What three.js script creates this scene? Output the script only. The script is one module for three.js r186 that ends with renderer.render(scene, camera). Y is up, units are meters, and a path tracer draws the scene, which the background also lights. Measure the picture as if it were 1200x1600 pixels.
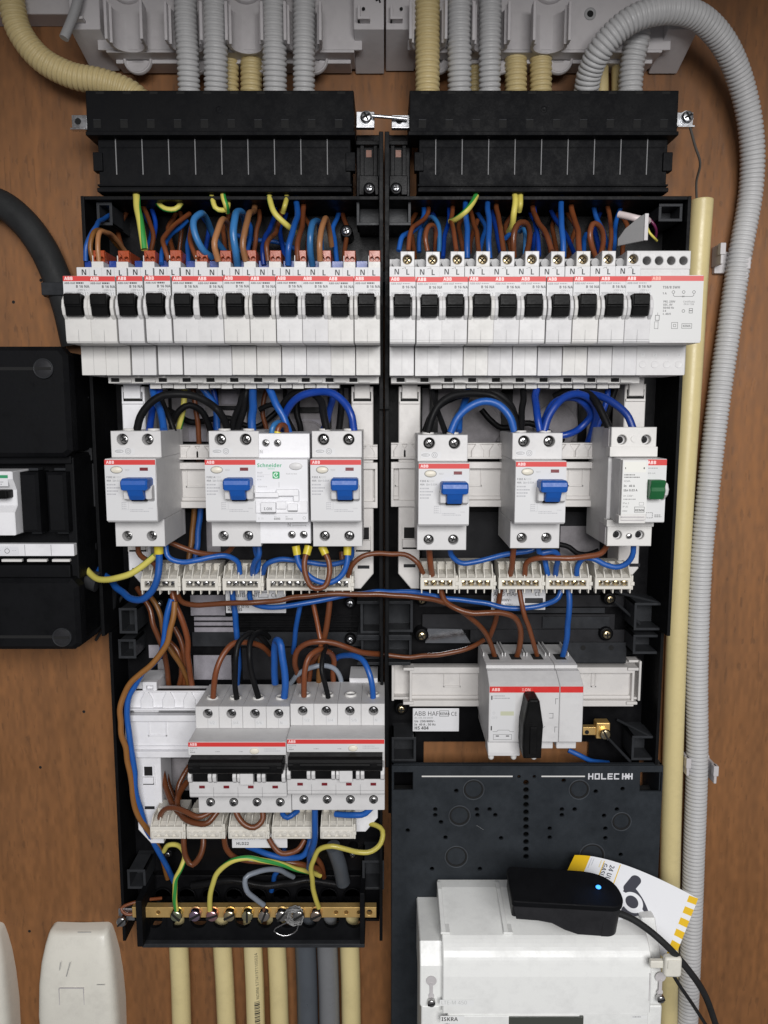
import * as THREE from 'three';
import { RoundedBoxGeometry } from 'three/addons/geometries/RoundedBoxGeometry.js';
import { mergeGeometries, mergeVertices } from 'three/addons/utils/BufferGeometryUtils.js';
import { RectAreaLightUniformsLib } from 'three/addons/lights/RectAreaLightUniformsLib.js';

// ---------- camera, light, exposure ----------
const scene = new THREE.Scene();
const PITCH = 7.5 * Math.PI / 180, FOCAL = 1230, CAM_Z = 655;            // millimetres in front of the wooden panel
const camera = new THREE.PerspectiveCamera(2 * Math.atan(800 / FOCAL) * 180 / Math.PI, 0.75, 0.01, 20);
camera.position.set(0, 0, CAM_Z / 1000);
camera.rotation.x = -PITCH;
scene.add(camera);
scene.background = new THREE.Color(0.13, 0.13, 0.137);                     // dim light of the room all round
RectAreaLightUniformsLib.init();
const lamp = new THREE.RectAreaLight(new THREE.Color(1, 0.99, 0.985), 17.0, 0.75, 0.5);
lamp.position.set(0.15, 0.28, 1.38); lamp.lookAt(0.0, -0.34, 0.05); scene.add(lamp);
const renderer = new THREE.WebGLRenderer({ antialias: true });
renderer.toneMapping = THREE.LinearToneMapping; renderer.toneMappingExposure = 1.0;
renderer.shadowMap.enabled = true;

// ---------- helpers (all lengths in millimetres) ----------
let seed = 7; const rnd = () => ((seed = (seed * 1664525 + 1013904223) >>> 0) / 4294967296); const rr = (a, b) => a + (b - a) * rnd();
const CP = Math.cos(PITCH), SP = Math.sin(PITCH);
function at(px, py, z) {                                                // the point that lies z mm off the panel along the line of sight of a spot in the photo
  const u = (px - 600) / FOCAL, v = (800 - py) / FOCAL, t = (CAM_Z - z) / (v * SP + CP);
  return [u * t, (v * CP - SP) * t, z];
}
const V = (a) => new THREE.Vector3(a[0], a[1], a[2]);
const used = {};
function numbered(n) { const k = used[n] = (used[n] ?? -1) + 1; return k ? n + '_' + String(k).padStart(3, '0') : n; }
function thing(name, label, category, group, p = [0, 0, 0]) {
  const o = new THREE.Group(); o.name = numbered(name); o.userData = { label, category }; if (group) o.userData.group = group;
  o.position.set(p[0] / 1000, p[1] / 1000, p[2] / 1000); scene.add(o); return o;
}
function copyOf(root, name, label, p) {
  const r = root.clone(); r.name = numbered(name); r.userData = { ...root.userData, label }; scene.add(r);
  r.position.set(p[0] / 1000, p[1] / 1000, p[2] / 1000); return r;
}
function boxUV(g) {
  const p = g.attributes.position, n = g.attributes.normal, uv = new Float32Array(p.count * 2);
  for (let i = 0; i < p.count; i++) {
    const x = p.getX(i), y = p.getY(i), z = p.getZ(i), ax = Math.abs(n.getX(i)), ay = Math.abs(n.getY(i)), az = Math.abs(n.getZ(i));
    const a = az >= ax && az >= ay ? [x, y] : ax >= ay ? [z, y] : [x, z];
    uv[2 * i] = a[0] / 60 + 0.13; uv[2 * i + 1] = a[1] / 60 + 0.31;
  }
  g.setAttribute('uv', new THREE.BufferAttribute(uv, 2)); return g;
}
function clean(g) { g = g.index ? g.toNonIndexed() : g; for (const k of Object.keys(g.attributes)) if (!['position', 'normal', 'uv'].includes(k)) g.deleteAttribute(k); g.clearGroups(); return g; }
function mesh(name, geos, mat, parent, keepUV) {
  let g = Array.isArray(geos) ? (geos.length > 1 ? mergeGeometries(geos.map(clean)) : clean(geos[0])) : (keepUV ? geos : clean(geos));
  if (!keepUV) boxUV(g);
  g.scale(0.001, 0.001, 0.001);
  const m = new THREE.Mesh(g, mat); m.castShadow = m.receiveShadow = true;
  m.name = parent ? name : numbered(name); (parent ?? scene).add(m); return m;
}
function tag(o, label, category, group) { o.userData.label = label; o.userData.category = category; if (group) o.userData.group = group; return o; }
function struct(o) { o.userData.kind = 'structure'; return o; }
const bx = (w, h, d, x = 0, y = 0, z = 0, r = 0.35) => (r > 0 && Math.min(w, h, d) > 2.2 * r ? new RoundedBoxGeometry(w, h, d, 1, r) : new THREE.BoxGeometry(w, h, d)).translate(x, y, z);
const bb = (x0, x1, y0, y1, z0, z1, r) => bx(Math.abs(x1 - x0), Math.abs(y1 - y0), Math.abs(z1 - z0), (x0 + x1) / 2, (y0 + y1) / 2, (z0 + z1) / 2, r);
function prof(pts, w, xc = 0, b = 0.3) {                                // outline in (z, y), w wide along x
  const s = new THREE.Shape(pts.map((p) => new THREE.Vector2(p[0], p[1])));
  const g = new THREE.ExtrudeGeometry(s, { depth: w - 2 * b, bevelEnabled: b > 0, bevelSize: b, bevelThickness: b, bevelOffset: -b, bevelSegments: 1, curveSegments: 6 });
  return g.rotateY(-Math.PI / 2).translate(xc + (w - 2 * b) / 2, 0, 0);
}
function plate(outline, holes, depth, zFront, b = 0.25) {               // outline in (x, y); holes are [x, y, r] or point lists
  const s = new THREE.Shape(outline.map((p) => new THREE.Vector2(p[0], p[1])));
  for (const h of holes) {
    const p = new THREE.Path();
    if (typeof h[0] === 'number') p.absarc(h[0], h[1], h[2], 0, Math.PI * 2, true); else p.setFromPoints(h.map((q) => new THREE.Vector2(q[0], q[1])));
    s.holes.push(p);
  }
  const g = new THREE.ExtrudeGeometry(s, { depth: depth - (b > 0 ? 2 * b : 0), bevelEnabled: b > 0, bevelSize: b, bevelThickness: b, bevelOffset: -b, bevelSegments: 1, curveSegments: 10 });
  return g.translate(0, 0, zFront - depth + (b > 0 ? b : 0));
}
const rect = (x0, x1, y0, y1) => [[x0, y0], [x1, y0], [x1, y1], [x0, y1]];
const cyl = (r, h, x, y, z, seg = 18, r2 = r) => new THREE.CylinderGeometry(r2, r, h, seg).rotateX(Math.PI / 2).translate(x, y, z);   // axis along z
const lathe = (pts, x, y, z, seg = 20) => new THREE.LatheGeometry(pts.map((p) => new THREE.Vector2(p[0], p[1])), seg).rotateX(Math.PI / 2).translate(x, y, z);
const curve = (pts, tension = 0.5) => new THREE.CatmullRomCurve3(pts.map(V), false, tension === 0.5 ? 'centripetal' : 'catmullrom', tension);
function tube(pts, r, seg = 9) { const c = curve(pts); return new THREE.TubeGeometry(c, Math.max(8, Math.round(c.getLength() / 3.2)), r, seg, false); }
function capped(pts, r, seg = 9) {
  const c = curve(pts), out = [new THREE.TubeGeometry(c, Math.max(8, Math.round(c.getLength() / 3.2)), r, seg, false)];
  for (const [t, s] of [[0, -1], [1, 1]]) {
    const g = new THREE.CircleGeometry(r, seg), d = c.getTangentAt(t).multiplyScalar(s), p = c.getPointAt(t);
    g.applyQuaternion(new THREE.Quaternion().setFromUnitVectors(new THREE.Vector3(0, 0, 1), d)).translate(p.x, p.y, p.z); out.push(g);
  }
  return mergeGeometries(out.map(clean));
}
function ribbed(pts, R, pitch = 3.5, deep = 1.4) {                      // corrugated conduit
  const c = curve(pts), L = c.getLength(), n = Math.round(L / pitch) * 6, seg = 20, fr = c.computeFrenetFrames(n, false), pos = [], idx = [];
  for (let i = 0; i <= n; i++) {
    const p = c.getPointAt(i / n), k = (i % 6) / 6, r = R - deep * (k < 0.2 || k > 0.8 ? 0 : k < 0.34 || k > 0.66 ? 0.25 : 1);
    for (let j = 0; j < seg; j++) {
      const a = j / seg * Math.PI * 2, N = fr.normals[i], B = fr.binormals[i];
      pos.push(p.x + r * (Math.cos(a) * N.x + Math.sin(a) * B.x), p.y + r * (Math.cos(a) * N.y + Math.sin(a) * B.y), p.z + r * (Math.cos(a) * N.z + Math.sin(a) * B.z));
      if (i < n) { const q = i * seg + j, q2 = i * seg + (j + 1) % seg; idx.push(q, q2, q + seg, q2, q2 + seg, q + seg); }
    }
  }
  const g = new THREE.BufferGeometry(); g.setAttribute('position', new THREE.Float32BufferAttribute(pos, 3)); g.setIndex(idx); g.computeVertexNormals();
  g.setAttribute('uv', new THREE.Float32BufferAttribute(new Float32Array(pos.length / 3 * 2), 2)); return g;
}

// ---------- procedural textures ----------
function lattice(n, s) { let q = s >>> 0; const a = new Float32Array(n * n); for (let i = 0; i < n * n; i++) { q = (q * 1664525 + 1013904223) >>> 0; a[i] = q / 4294967296; } return a; }
function noise(nx, ny, s) {                                             // periodic value noise on an nx by ny lattice
  const N = 256, a = lattice(N, s);
  return (u, v) => {
    const x = u * nx, y = v * ny, x0 = Math.floor(x), y0 = Math.floor(y), f = x - x0, g = y - y0, fx = f * f * (3 - 2 * f), fy = g * g * (3 - 2 * g);
    const at2 = (i, j) => a[((i % nx + nx) % nx * 7919 + ((j % ny + ny) % ny) * 104729) % (N * N)];
    return (at2(x0, y0) * (1 - fx) + at2(x0 + 1, y0) * fx) * (1 - fy) + (at2(x0, y0 + 1) * (1 - fx) + at2(x0 + 1, y0 + 1) * fx) * fy;
  };
}
function dataTex(w, h, fn, srgb) {
  const d = new Uint8Array(w * h * 4);
  for (let j = 0; j < h; j++) for (let i = 0; i < w; i++) { const c = fn((i + 0.5) / w, (j + 0.5) / h, i, j), k = (j * w + i) * 4; for (let m = 0; m < 3; m++) d[k + m] = Math.max(0, Math.min(255, (c.length ? c[m] : c) * 255)); d[k + 3] = 255; }
  const t = new THREE.DataTexture(d, w, h); t.wrapS = t.wrapT = THREE.RepeatWrapping; t.magFilter = THREE.LinearFilter; t.minFilter = THREE.LinearMipmapLinearFilter; t.generateMipmaps = true;
  if (srgb) t.colorSpace = THREE.SRGBColorSpace; t.needsUpdate = true; return t;
}
const nA = noise(5, 5, 3), nB = noise(17, 17, 9), nC = noise(61, 61, 21), nD = noise(200, 200, 33);
const grimeRough = dataTex(256, 256, (u, v) => { const a = nA(u, v) * 0.5 + nB(u, v) * 0.3 + nC(u, v) * 0.2; return [a, 0.62 + 0.5 * (a - 0.5) + 0.14 * (nD(u, v) - 0.5), a]; });
const grimeColor = dataTex(256, 256, (u, v) => { const a = nA(v, u) * 0.45 + nB(v, u) * 0.35 + nC(u, v) * 0.2, s = nC(v, u) > 0.93 ? 0.03 : 0; const k = 0.99 - 0.20 * Math.max(0, a - 0.42) - s; return [k, k * 0.995, k * 0.985]; });
const dustRough = dataTex(256, 256, (u, v) => { const a = nA(u, v) * 0.4 + nB(u, v) * 0.35 + nC(u, v) * 0.25; return [a, 0.45 + 0.55 * a + 0.1 * (nD(u, v) - 0.5), a]; });
const dustColor = dataTex(256, 256, (u, v) => { const a = nA(u, v) * 0.5 + nB(u, v) * 0.3 + nC(v, u) * 0.2; return 0.55 + 0.45 * a + (nD(u, v) > 0.93 ? 0.18 : 0); });
const grain = dataTex(256, 256, (u, v) => 0.5 + 0.5 * (nD(u, v) - 0.5) + 0.3 * (nC(u, v) - 0.5));
const wrap = (t, k) => { const c = t.clone(); c.repeat.set(k, k); c.needsUpdate = true; return c; };

// ---------- materials ----------
const lin = (r, g, b) => new THREE.Color().setRGB(r, g, b);
const white = (r, g, b, rough = 0.8) => new THREE.MeshPhysicalMaterial({ color: lin(r, g, b), roughness: rough, roughnessMap: grimeRough, map: grimeColor, bumpMap: grain, bumpScale: 0.00004 });
const dark = (r, g, b, rough = 0.8) => new THREE.MeshPhysicalMaterial({ specularIntensity: 0.22, color: lin(r, g, b), roughness: rough, roughnessMap: dustRough, map: dustColor, bumpMap: grain, bumpScale: 0.00005 });
const metal = (r, g, b, rough) => new THREE.MeshStandardMaterial({ color: lin(r, g, b), metalness: 1, roughness: rough, roughnessMap: grimeRough });
const M = {
  grey: white(0.60, 0.595, 0.60), greyTop: white(0.56, 0.555, 0.56), offWhite: white(0.66, 0.65, 0.635), carrier: white(0.62, 0.60, 0.585), carrierCool: white(0.77, 0.77, 0.80),
  meter: white(0.82, 0.83, 0.82, 0.62), block: white(0.66, 0.635, 0.58), socket: white(0.74, 0.72, 0.65), clip: white(0.52, 0.50, 0.51), midGrey: white(0.33, 0.33, 0.335),
  black: dark(0.0055, 0.0058, 0.007, 0.85), box: dark(0.006, 0.0062, 0.007, 0.7), inner: dark(0.007, 0.007, 0.008, 0.5), rim: dark(0.036, 0.038, 0.042, 0.5), slate: dark(0.031, 0.036, 0.042, 0.7), toggle: dark(0.006, 0.006, 0.0063, 0.6), back: dark(0.36, 0.34, 0.355, 0.75),
  plateGrey: dark(0.40, 0.38, 0.42, 0.6), knockHighlight: dark(0.07, 0.078, 0.088, 0.6), post: dark(0.042, 0.043, 0.046, 0.6), dim: dark(0.03, 0.03, 0.033, 0.6), void: new THREE.MeshStandardMaterial({ color: lin(0.006, 0.006, 0.006), roughness: 0.9 }),
  red: white(0.60, 0.025, 0.022, 0.7), darkRed: white(0.16, 0.012, 0.018, 0.6), blueToggle: white(0.007, 0.085, 0.38, 0.7), greenToggle: white(0.012, 0.11, 0.035, 0.6), orange: white(0.34, 0.055, 0.012, 0.55), yellow: white(0.62, 0.50, 0.04, 0.7), button: white(0.72, 0.68, 0.58, 0.7),
  seam: new THREE.MeshStandardMaterial({ color: lin(0.22, 0.22, 0.225), roughness: 0.8 }),
  steel: metal(0.46, 0.455, 0.45, 0.45), darkSteel: metal(0.24, 0.24, 0.245, 0.5), zincSheet: metal(0.62, 0.64, 0.67, 0.3), zinc: metal(0.55, 0.56, 0.58, 0.5), brass: new THREE.MeshStandardMaterial({ color: lin(0.80, 0.53, 0.20), metalness: 0.72, roughness: 0.62, roughnessMap: grimeRough }), brassScrew: metal(0.62, 0.50, 0.30, 0.45), copper: metal(0.78, 0.36, 0.20, 0.45), bare: metal(0.5, 0.5, 0.51, 0.4), thinWire: new THREE.MeshStandardMaterial({ color: lin(0.14, 0.13, 0.12), metalness: 0.5, roughness: 0.5 }), braid: new THREE.MeshStandardMaterial({ color: lin(0.30, 0.30, 0.30), metalness: 0.55, roughness: 0.65 }),
  greyConduit: white(0.50, 0.50, 0.505, 0.75), beigeConduit: white(0.60, 0.485, 0.245, 0.75), cream: white(0.66, 0.555, 0.285, 0.62), slatePipe: white(0.075, 0.085, 0.10, 0.65), greyPipe: white(0.17, 0.175, 0.185, 0.6), rubber: dark(0.03, 0.031, 0.032, 0.75),
  blue: white(0.010, 0.088, 0.36, 0.6), deepBlue: white(0.004, 0.038, 0.26, 0.55), paleBlue: white(0.03, 0.15, 0.37, 0.55), brown: white(0.15, 0.046, 0.016, 0.6), tan: white(0.30, 0.135, 0.055, 0.6), rust: white(0.18, 0.052, 0.018, 0.6), ochre: white(0.23, 0.098, 0.024, 0.6), blackWire: dark(0.012, 0.012, 0.013, 0.55), greyWire: white(0.22, 0.25, 0.30, 0.6), whiteWire: white(0.6, 0.52, 0.52, 0.6), yellowWire: white(0.58, 0.50, 0.10, 0.6), purpleWire: white(0.12, 0.015, 0.06, 0.6),
};
const eg = document.createElement('canvas'); eg.width = 64; eg.height = 256;
{ const c = eg.getContext('2d'); c.fillStyle = '#c8bd5c'; c.fillRect(0, 0, 64, 256); c.fillStyle = '#2f8a3c'; c.fillRect(0, 88, 64, 62); }
const egTex = new THREE.CanvasTexture(eg); egTex.colorSpace = THREE.SRGBColorSpace; egTex.wrapS = egTex.wrapT = THREE.RepeatWrapping;
M.earth = new THREE.MeshPhysicalMaterial({ map: egTex, roughness: 0.5 });

// ---------- printing ----------
const PX = 14;
function print(w, h, draw, bg = '#cfcfcf', k = PX) {                    // a printed face w by h mm
  const cv = document.createElement('canvas'); cv.width = Math.round(w * k); cv.height = Math.round(h * k);
  const c = cv.getContext('2d'); c.scale(k, k); c.fillStyle = bg; c.fillRect(0, 0, w, h); draw(c, w, h);
  const t = new THREE.CanvasTexture(cv); t.colorSpace = THREE.SRGBColorSpace; t.anisotropy = 8; return new THREE.MeshPhysicalMaterial({ map: t, roughness: 0.5 });
}
function txt(c, s, x, y, size, col = '#333', bold = false, font = 'sans-serif') { c.fillStyle = col; c.font = (bold ? 'bold ' : '') + '10px ' + font; c.save(); c.translate(x, y); c.scale(size / 10, size / 10); c.fillText(s, 0, 0); c.restore(); }
function lines(c, x, y, w, n, step, col) { c.fillStyle = col; for (let i = 0; i < n; i++) { let q = x; while (q < x + w * (0.6 + 0.4 * ((i * 37 % 10) / 10))) { const d = 0.4 + ((q * 53 + i * 7) % 1 + 1) % 1 * 0.9; c.fillRect(q, y + i * step, d, step * 0.42); q += d + 0.28; } } }
function outline(c, x, y, w, h, lw, col) { c.strokeStyle = col; c.lineWidth = lw; c.strokeRect(x, y, w, h); }
function face(name, w, h, x, y, z, mat, parent) { return mesh(name, new THREE.PlaneGeometry(w, h).translate(x, y, z), mat, parent, true); }
function brand(c, x, y, s, col) { c.fillStyle = col; txt(c, 'ABB', x, y, s, col, true); c.fillStyle = col; }

// ---------- small hardware ----------
function screw(parent, x, y, z, r, mat = M.steel, kind = 'cross', ang = 0.4, name = 'screw') {
  const h = r * 0.7, s = mesh(name, lathe([[r, -h], [r, h * 0.2], [r * 0.94, h * 0.62], [r * 0.72, h * 0.96], [0.001, h]], x, y, z, 18), mat, parent);
  const rot = (g, a) => g.rotateZ(a).translate(x, y, z + h * 0.9);
  const gs = [rot(new THREE.BoxGeometry(r * (kind === 'slot' ? 1.9 : 1.4), r * 0.32, h * 0.5), ang)];
  if (kind === 'cross') gs.push(rot(new THREE.BoxGeometry(r * 0.31, r * 1.4, h * 0.49), ang));
  mesh('slot', gs, M.void, s); return s;
}

// ---------- the wooden panel ----------
{
  const g1 = noise(9, 7, 101), g2 = noise(60, 5, 202), g3 = noise(420, 160, 303), g4 = noise(760, 110, 404), g5 = noise(23, 31, 505), g7 = noise(34, 6, 707), g8 = noise(250, 11, 808);
  const f = (u, v) => {
    const wv = u + 0.02 * (g1(u, v) - 0.5) + 0.006 * (g5(u, v) - 0.5);
    const big = g1(u * 0.999, v) * 0.5 + g7(wv, v) * 0.5, st = g2(wv, v), fine = g3(u, v), fleck = g4(wv, v), pore = fleck > 0.86 ? 1 : 0;
    return [0.82 + 0.08 * (big - 0.5) + 0.09 * (st - 0.5) + 0.10 * (fine - 0.5) + 0.10 * (g8(wv, v) - 0.5) - 0.11 * pore * (0.3 + 0.7 * g5(u, v)), big, pore];
  };
  const colour = dataTex(1536, 1536, (u, v) => { const [k, big, pore] = f(u, v), r = 0.60 * k, w = 0.05 * (big - 0.5); return [r + w * 0.5, r * 0.665 + w * 0.3, r * 0.375]; }, true);
  const rough = dataTex(512, 512, (u, v) => [0.5, 0.5 + 0.14 * g5(u, v) + 0.1 * g3(u, v), 0.5]);
  const bump = dataTex(1024, 1024, (u, v) => { const q = f(u, v); return 0.7 + 0.2 * (q[0] - 0.8) - 0.4 * q[2]; });
  const m = new THREE.MeshPhysicalMaterial({ map: colour, roughnessMap: rough, roughness: 1, bumpMap: bump, bumpScale: 0.00018 });
  const g = new THREE.BoxGeometry(1000, 1200, 18).translate(0, -100, -9);
  const o = struct(mesh('wood_panel', g, m, null, true)); o.userData.label = 'reddish brown plywood back panel behind the whole installation';
  for (const [px, py] of [[21, 472], [64, 438], [131, 1112], [63, 1199], [46, 1455], [1010, 106], [1030, 104]]) { const [x, y] = at(px, py, 0); mesh('screw_hole', lathe([[0.001, 0.05], [0.7, 0.06], [1.1, 0.16], [1.3, 0.02]], x, y, 0, 14), M.void, o); }
  // unseen lintel, added above the view to shade the upper panel
  struct(mesh('added_shade_lintel', new THREE.BoxGeometry(1600, 500, 40).translate(0, 522, 450), M.offWhite));
}

// ---------- enclosure bases ----------
function socketFrame(parent, px0, px1, py0, py1, z, mat = M.rim) {      // square hollow connector post
  const [x0, y1] = at(px0, py0, z), [x1, y0] = at(px1, py1, z), t = 2.1;
  mesh('connector_socket', [bb(x0, x1, y1 - t, y1, z - 24, z, 0.3), bb(x0, x1, y0, y0 + t, z - 24, z, 0.3), bb(x0, x0 + t, y0, y1, z - 24, z - 0.2, 0.3), bb(x1 - t, x1, y0, y1, z - 24, z - 0.2, 0.3), bb(x0 + 1, x1 - 1, y0 + 1, y1 - 1, 6, z - 20, 0)], mat, parent);
}
function baseTray(name, label, x0, x1, yTop, yBot, rim, opts = {}) {
  const o = thing(name, label, 'enclosure base', 'black open enclosure bases');
  const w = 2.6;
  mesh('left_wall', [bb(x0, x0 + w, yBot, yTop, 2, rim), bb(x0 - 2.2, x0, yTop - 60, yTop - 52, 4, rim - 8)], M.box, o);
  mesh('right_wall', [bb(x1 - w, x1, yBot, yTop, 2, rim)], M.box, o);
  if (!opts.openTop) mesh('top_wall', bb(x0 + w, x1 - w, yTop - w, yTop, 2, rim - 0.4), M.box, o);
  mesh('back_plate', bb(x0 + w, x1 - w, yBot, yTop - (opts.openTop ? -1 : w), 2.5, 6, 0), opts.back ?? M.inner, o);
  return o;
}
const U_TOP = at(360, 306, 57)[1], U_BOT = at(360, 990, 50)[1];
const LX0 = -221, LX1 = -1.2, RX0 = 1.2, RX1 = 224;
const upL = baseTray('enclosure_base', 'black open enclosure base under the row of twelve breakers', LX0, LX1, U_TOP, U_BOT, 57);
const upR = baseTray('enclosure_base', 'black open enclosure base under the row of ten breakers and transformer', RX0, RX1, U_TOP, U_BOT, 57);
const L_BOT = at(380, 1428, 6)[1] - 6;
const loL = baseTray('enclosure_base', 'black open enclosure base holding the two four pole breakers above the earth bar', LX0, LX1, U_BOT - 1, L_BOT + 6, 42, { openTop: true });
const R_BOT = at(820, 1196, 40)[1];
const loR = thing('enclosure_base', 'black open enclosure base around the rotary main switch', 'enclosure base', 'black open enclosure bases');
mesh('left_wall', bb(RX0, RX0 + 2.6, R_BOT, U_BOT - 1, 2, 44), M.box, loR); mesh('right_wall', bb(RX1 - 2.6, RX1, R_BOT, U_BOT - 1, 2, 44), M.box, loR);
{ // back plate with the open cut-out at its foot through which the wood shows
  const a = at(662, 1158, 5), b = at(920, 1158, 5);
  mesh('back_plate', plate(rect(RX0 + 2.6, RX1 - 2.6, R_BOT - 60, U_BOT), [rect(a[0], b[0], R_BOT - 50, a[1])], 3.5, 6, 0), M.inner, loR);
}
// walls of the bases in between, latches, ribs, sheet parts
{
  for (const [o, s] of [[upL, [[150, 176, 316, 352], [557, 598, 307, 352]]], [upR, [[603, 642, 307, 352], [1030, 1066, 318, 346]]]]) for (const q of s) socketFrame(o, ...q, 50);
  for (const q of [[185, 215, 950, 990], [563, 598, 938, 990]]) socketFrame(upL, ...q, 40);
  for (const q of [[603, 645, 938, 988], [992, 1036, 942, 985]]) socketFrame(upR, ...q, 40);
  for (const q of [[184, 213, 999, 1029], [564, 598, 995, 1030], [198, 228, 1359, 1389], [566, 600, 1345, 1390]]) socketFrame(loL, ...q, 37);
  for (const q of [[604, 643, 993, 1030], [990, 1034, 992, 1022], [612, 650, 1152, 1190], [988, 1024, 1150, 1188]]) socketFrame(loR, ...q, 37);
  // slanting braces of the right-hand posts
  for (const [o, p, q] of [[upR, [955, 935, 12], [1000, 975, 38]], [upR, [962, 925, 12], [1028, 942, 38]], [loR, [945, 1148, 10], [985, 1190, 36]], [loR, [965, 1125, 10], [1015, 1150, 36]], [upL, [195, 925, 30], [150, 1000, 6]]])
    mesh('brace', capped([at(...p), at((p[0] + q[0]) / 2, (p[1] + q[1]) / 2, (p[2] + q[2]) / 2), at(...q)], 1.3, 6), M.rim, o);
  // lighter back sheets of the upper bases with black bars over them
  const sheet = (o, x0, x1, y0, y1, z, mat, n = 'back_sheet') => { const a = at(x0, y0, z), b = at(x1, y1, z); return mesh(n, bb(a[0], b[0], b[1], a[1], z - 1.2, z, 0.2), mat, o); };
  const round = (o, px, py, r, z, mat) => { const [x, y] = at(px, py, z); mesh('knockout', lathe([[r + 1.4, 0], [r + 1.2, 1.6], [r, 1.7], [r - 0.2, 0.4], [0.001, 0.4]], x, y, z, 28), mat, o); };
  sheet(upL, 236, 545, 606, 690, 8, M.back); sheet(upR, 660, 975, 606, 690, 8, M.back);
  sheet(upL, 262, 545, 800, 905, 8, M.dim); sheet(upR, 660, 975, 800, 905, 8, M.dim);
  for (const [a, b, c, d] of [[293, 322, 632, 690], [345, 372, 610, 632], [398, 417, 640, 672], [452, 505, 655, 672]]) sheet(upL, a, b, c, d, 9.4, M.plateGrey);
  for (const [x0, x1] of [[262, 270], [335, 343], [385, 392], [442, 449], [512, 518]]) sheet(upL, x0, x1, 606, 692, 12, M.inner, 'black_rib');
  sheet(upL, 440, 516, 636, 645, 12.5, M.inner, 'black_rib'); sheet(upL, 330, 375, 634, 640, 12.5, M.inner, 'black_rib');
  for (const [x0, x1] of [[672, 684], [784, 800], [905, 916], [948, 958]]) sheet(upR, x0, x1, 606, 692, 12, M.inner, 'black_rib');
  round(upR, 745, 665, 19, 9.5, M.back); round(upR, 868, 665, 17, 9.5, M.back); round(upL, 480, 690, 16, 9.5, M.back);
  sheet(upR, 876, 936, 822, 880, 9.5, M.back); sheet(upL, 322, 345, 815, 870, 9.5, M.back);
  // grey and ridged sheet between the upper and lower base, left
  for (const [a, b, c, d, z, m] of [[297, 352, 930, 962, 12, M.plateGrey], [303, 372, 962, 988, 11, M.plateGrey], [302, 362, 1024, 1062, 10, M.plateGrey], [300, 598, 988, 1010, 14, M.rim], [390, 550, 930, 985, 9, M.inner], [378, 560, 1012, 1062, 9, M.dim], [232, 250, 1008, 1028, 12, M.plateGrey], [246, 262, 1030, 1062, 11, M.back], [262, 300, 1185, 1235, 9, M.back]]) sheet(upL === 0 ? upL : loL, a, b, c, d, z, m);
  for (const y of [962, 970, 978]) sheet(loL, 303, 560, y, y + 1.8, 15, M.inner, 'ridge');
  // the same on the right: ridged dark rail, zinc strip, round holes
  sheet(upR, 655, 985, 930, 948, 9, M.dim); sheet(upR, 820, 945, 950, 958, 14, M.rim, 'ridge'); sheet(upR, 660, 960, 960, 984, 11, M.dim);
  { const q = [[668, 982], [722, 983], [736, 1005], [664, 1005]].map((s) => at(...s, 16).slice(0, 2)); mesh('zinc_strip', plate(q, [], 2, 16, 0.2), M.zincSheet, loR); } sheet(loR, 735, 985, 984, 1004, 13, M.dim); sheet(loR, 848, 952, 964, 982, 14, M.rim, 'ridge');
  const hp = sheet(loR, 886, 978, 1004, 1036, 18, M.rim, 'hole_plate');
  for (const px of [911, 955]) { const [x, y] = at(px, 1012, 18); mesh('hole', cyl(2.2, 0.3, x, y, 18.1), M.void, hp); }
  for (const [o, px, py, m, z, r] of [[upL, 541, 361, M.zinc, 30, 3], [upL, 547, 943, M.zinc, 24, 2.9], [loL, 547, 1000, M.zinc, 20, 2.9], [upL, 577, 294, M.zinc, 60, 2.7], [upR, 619, 294, M.zinc, 60, 2.7], [upR, 659, 937, M.brassScrew, 18, 3.2], [loR, 659, 993, M.brassScrew, 18, 3.6], [upR, 953, 936, M.brassScrew, 18, 3.2], [loR, 948, 991, M.brassScrew, 18, 3.6], [loR, 627, 1108, M.brassScrew, 16, 3.4], [loL, 248, 944, M.zinc, 26, 2.4], [loL, 262, 1335, M.zinc, 20, 2.4], [loL, 551, 1335, M.zinc, 20, 2.4]]) {
    const [x, y] = at(px, py, z);
    mesh('screw_boss', lathe([[r * 1.75, 6 - z], [r * 1.6, -1.2], [r * 1.25, -0.6], [0.001, -0.6]], x, y, z, 20), M.inner, o); screw(o, x, y, z, r, m, 'cross', rr(0, 1.5));
  }
  // the strip between the two lower walls of the left base
  const a = at(170, 1480, 30), b = at(596, 1480, 30);
  mesh('bottom_wall', bb(a[0] + 4, b[0] - 2, L_BOT + 6, L_BOT + 8, 4, 16), M.box, loL);
  const f0 = at(240, 1368, 14), f1 = at(565, 1412, 14);
  const fl = mesh('cable_entry_floor', bb(f0[0], f1[0], f1[1], f0[1], 4, 14, 0.8), M.inner, loL);
  for (let i = 0; i < 9; i++) { const x = f0[0] + 8 + i * (f1[0] - f0[0] - 16) / 8; mesh('entry_arch', lathe([[8.4, -1], [8.2, 2.4], [7.2, 2.6], [6.9, 0], [0.001, 0]], x, f1[1] + 8, 14, 22), M.inner, fl); }
  for (const [o, x0, x1] of [[upL, 556, 596], [upR, 604, 641]]) {
    const p = at(x0, 206, 46), q = at(x1, 304, 46), g = mesh('joining_block', [bb(p[0], q[0], q[1], p[1], 6, 40, 0.8), bb(p[0], q[0], p[1] - 9, p[1] - 6, 38, 46, 0.5), bb(p[0] + 2, q[0] - 2, q[1], q[1] + 14, 38, 45, 0.6), bb(p[0] + 3, p[0] + 6, q[1] + 12, p[1] - 8, 38, 44, 0.4), bb(q[0] - 6, q[0] - 3, q[1] + 12, p[1] - 8, 38, 44, 0.4)], M.inner, o);
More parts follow.
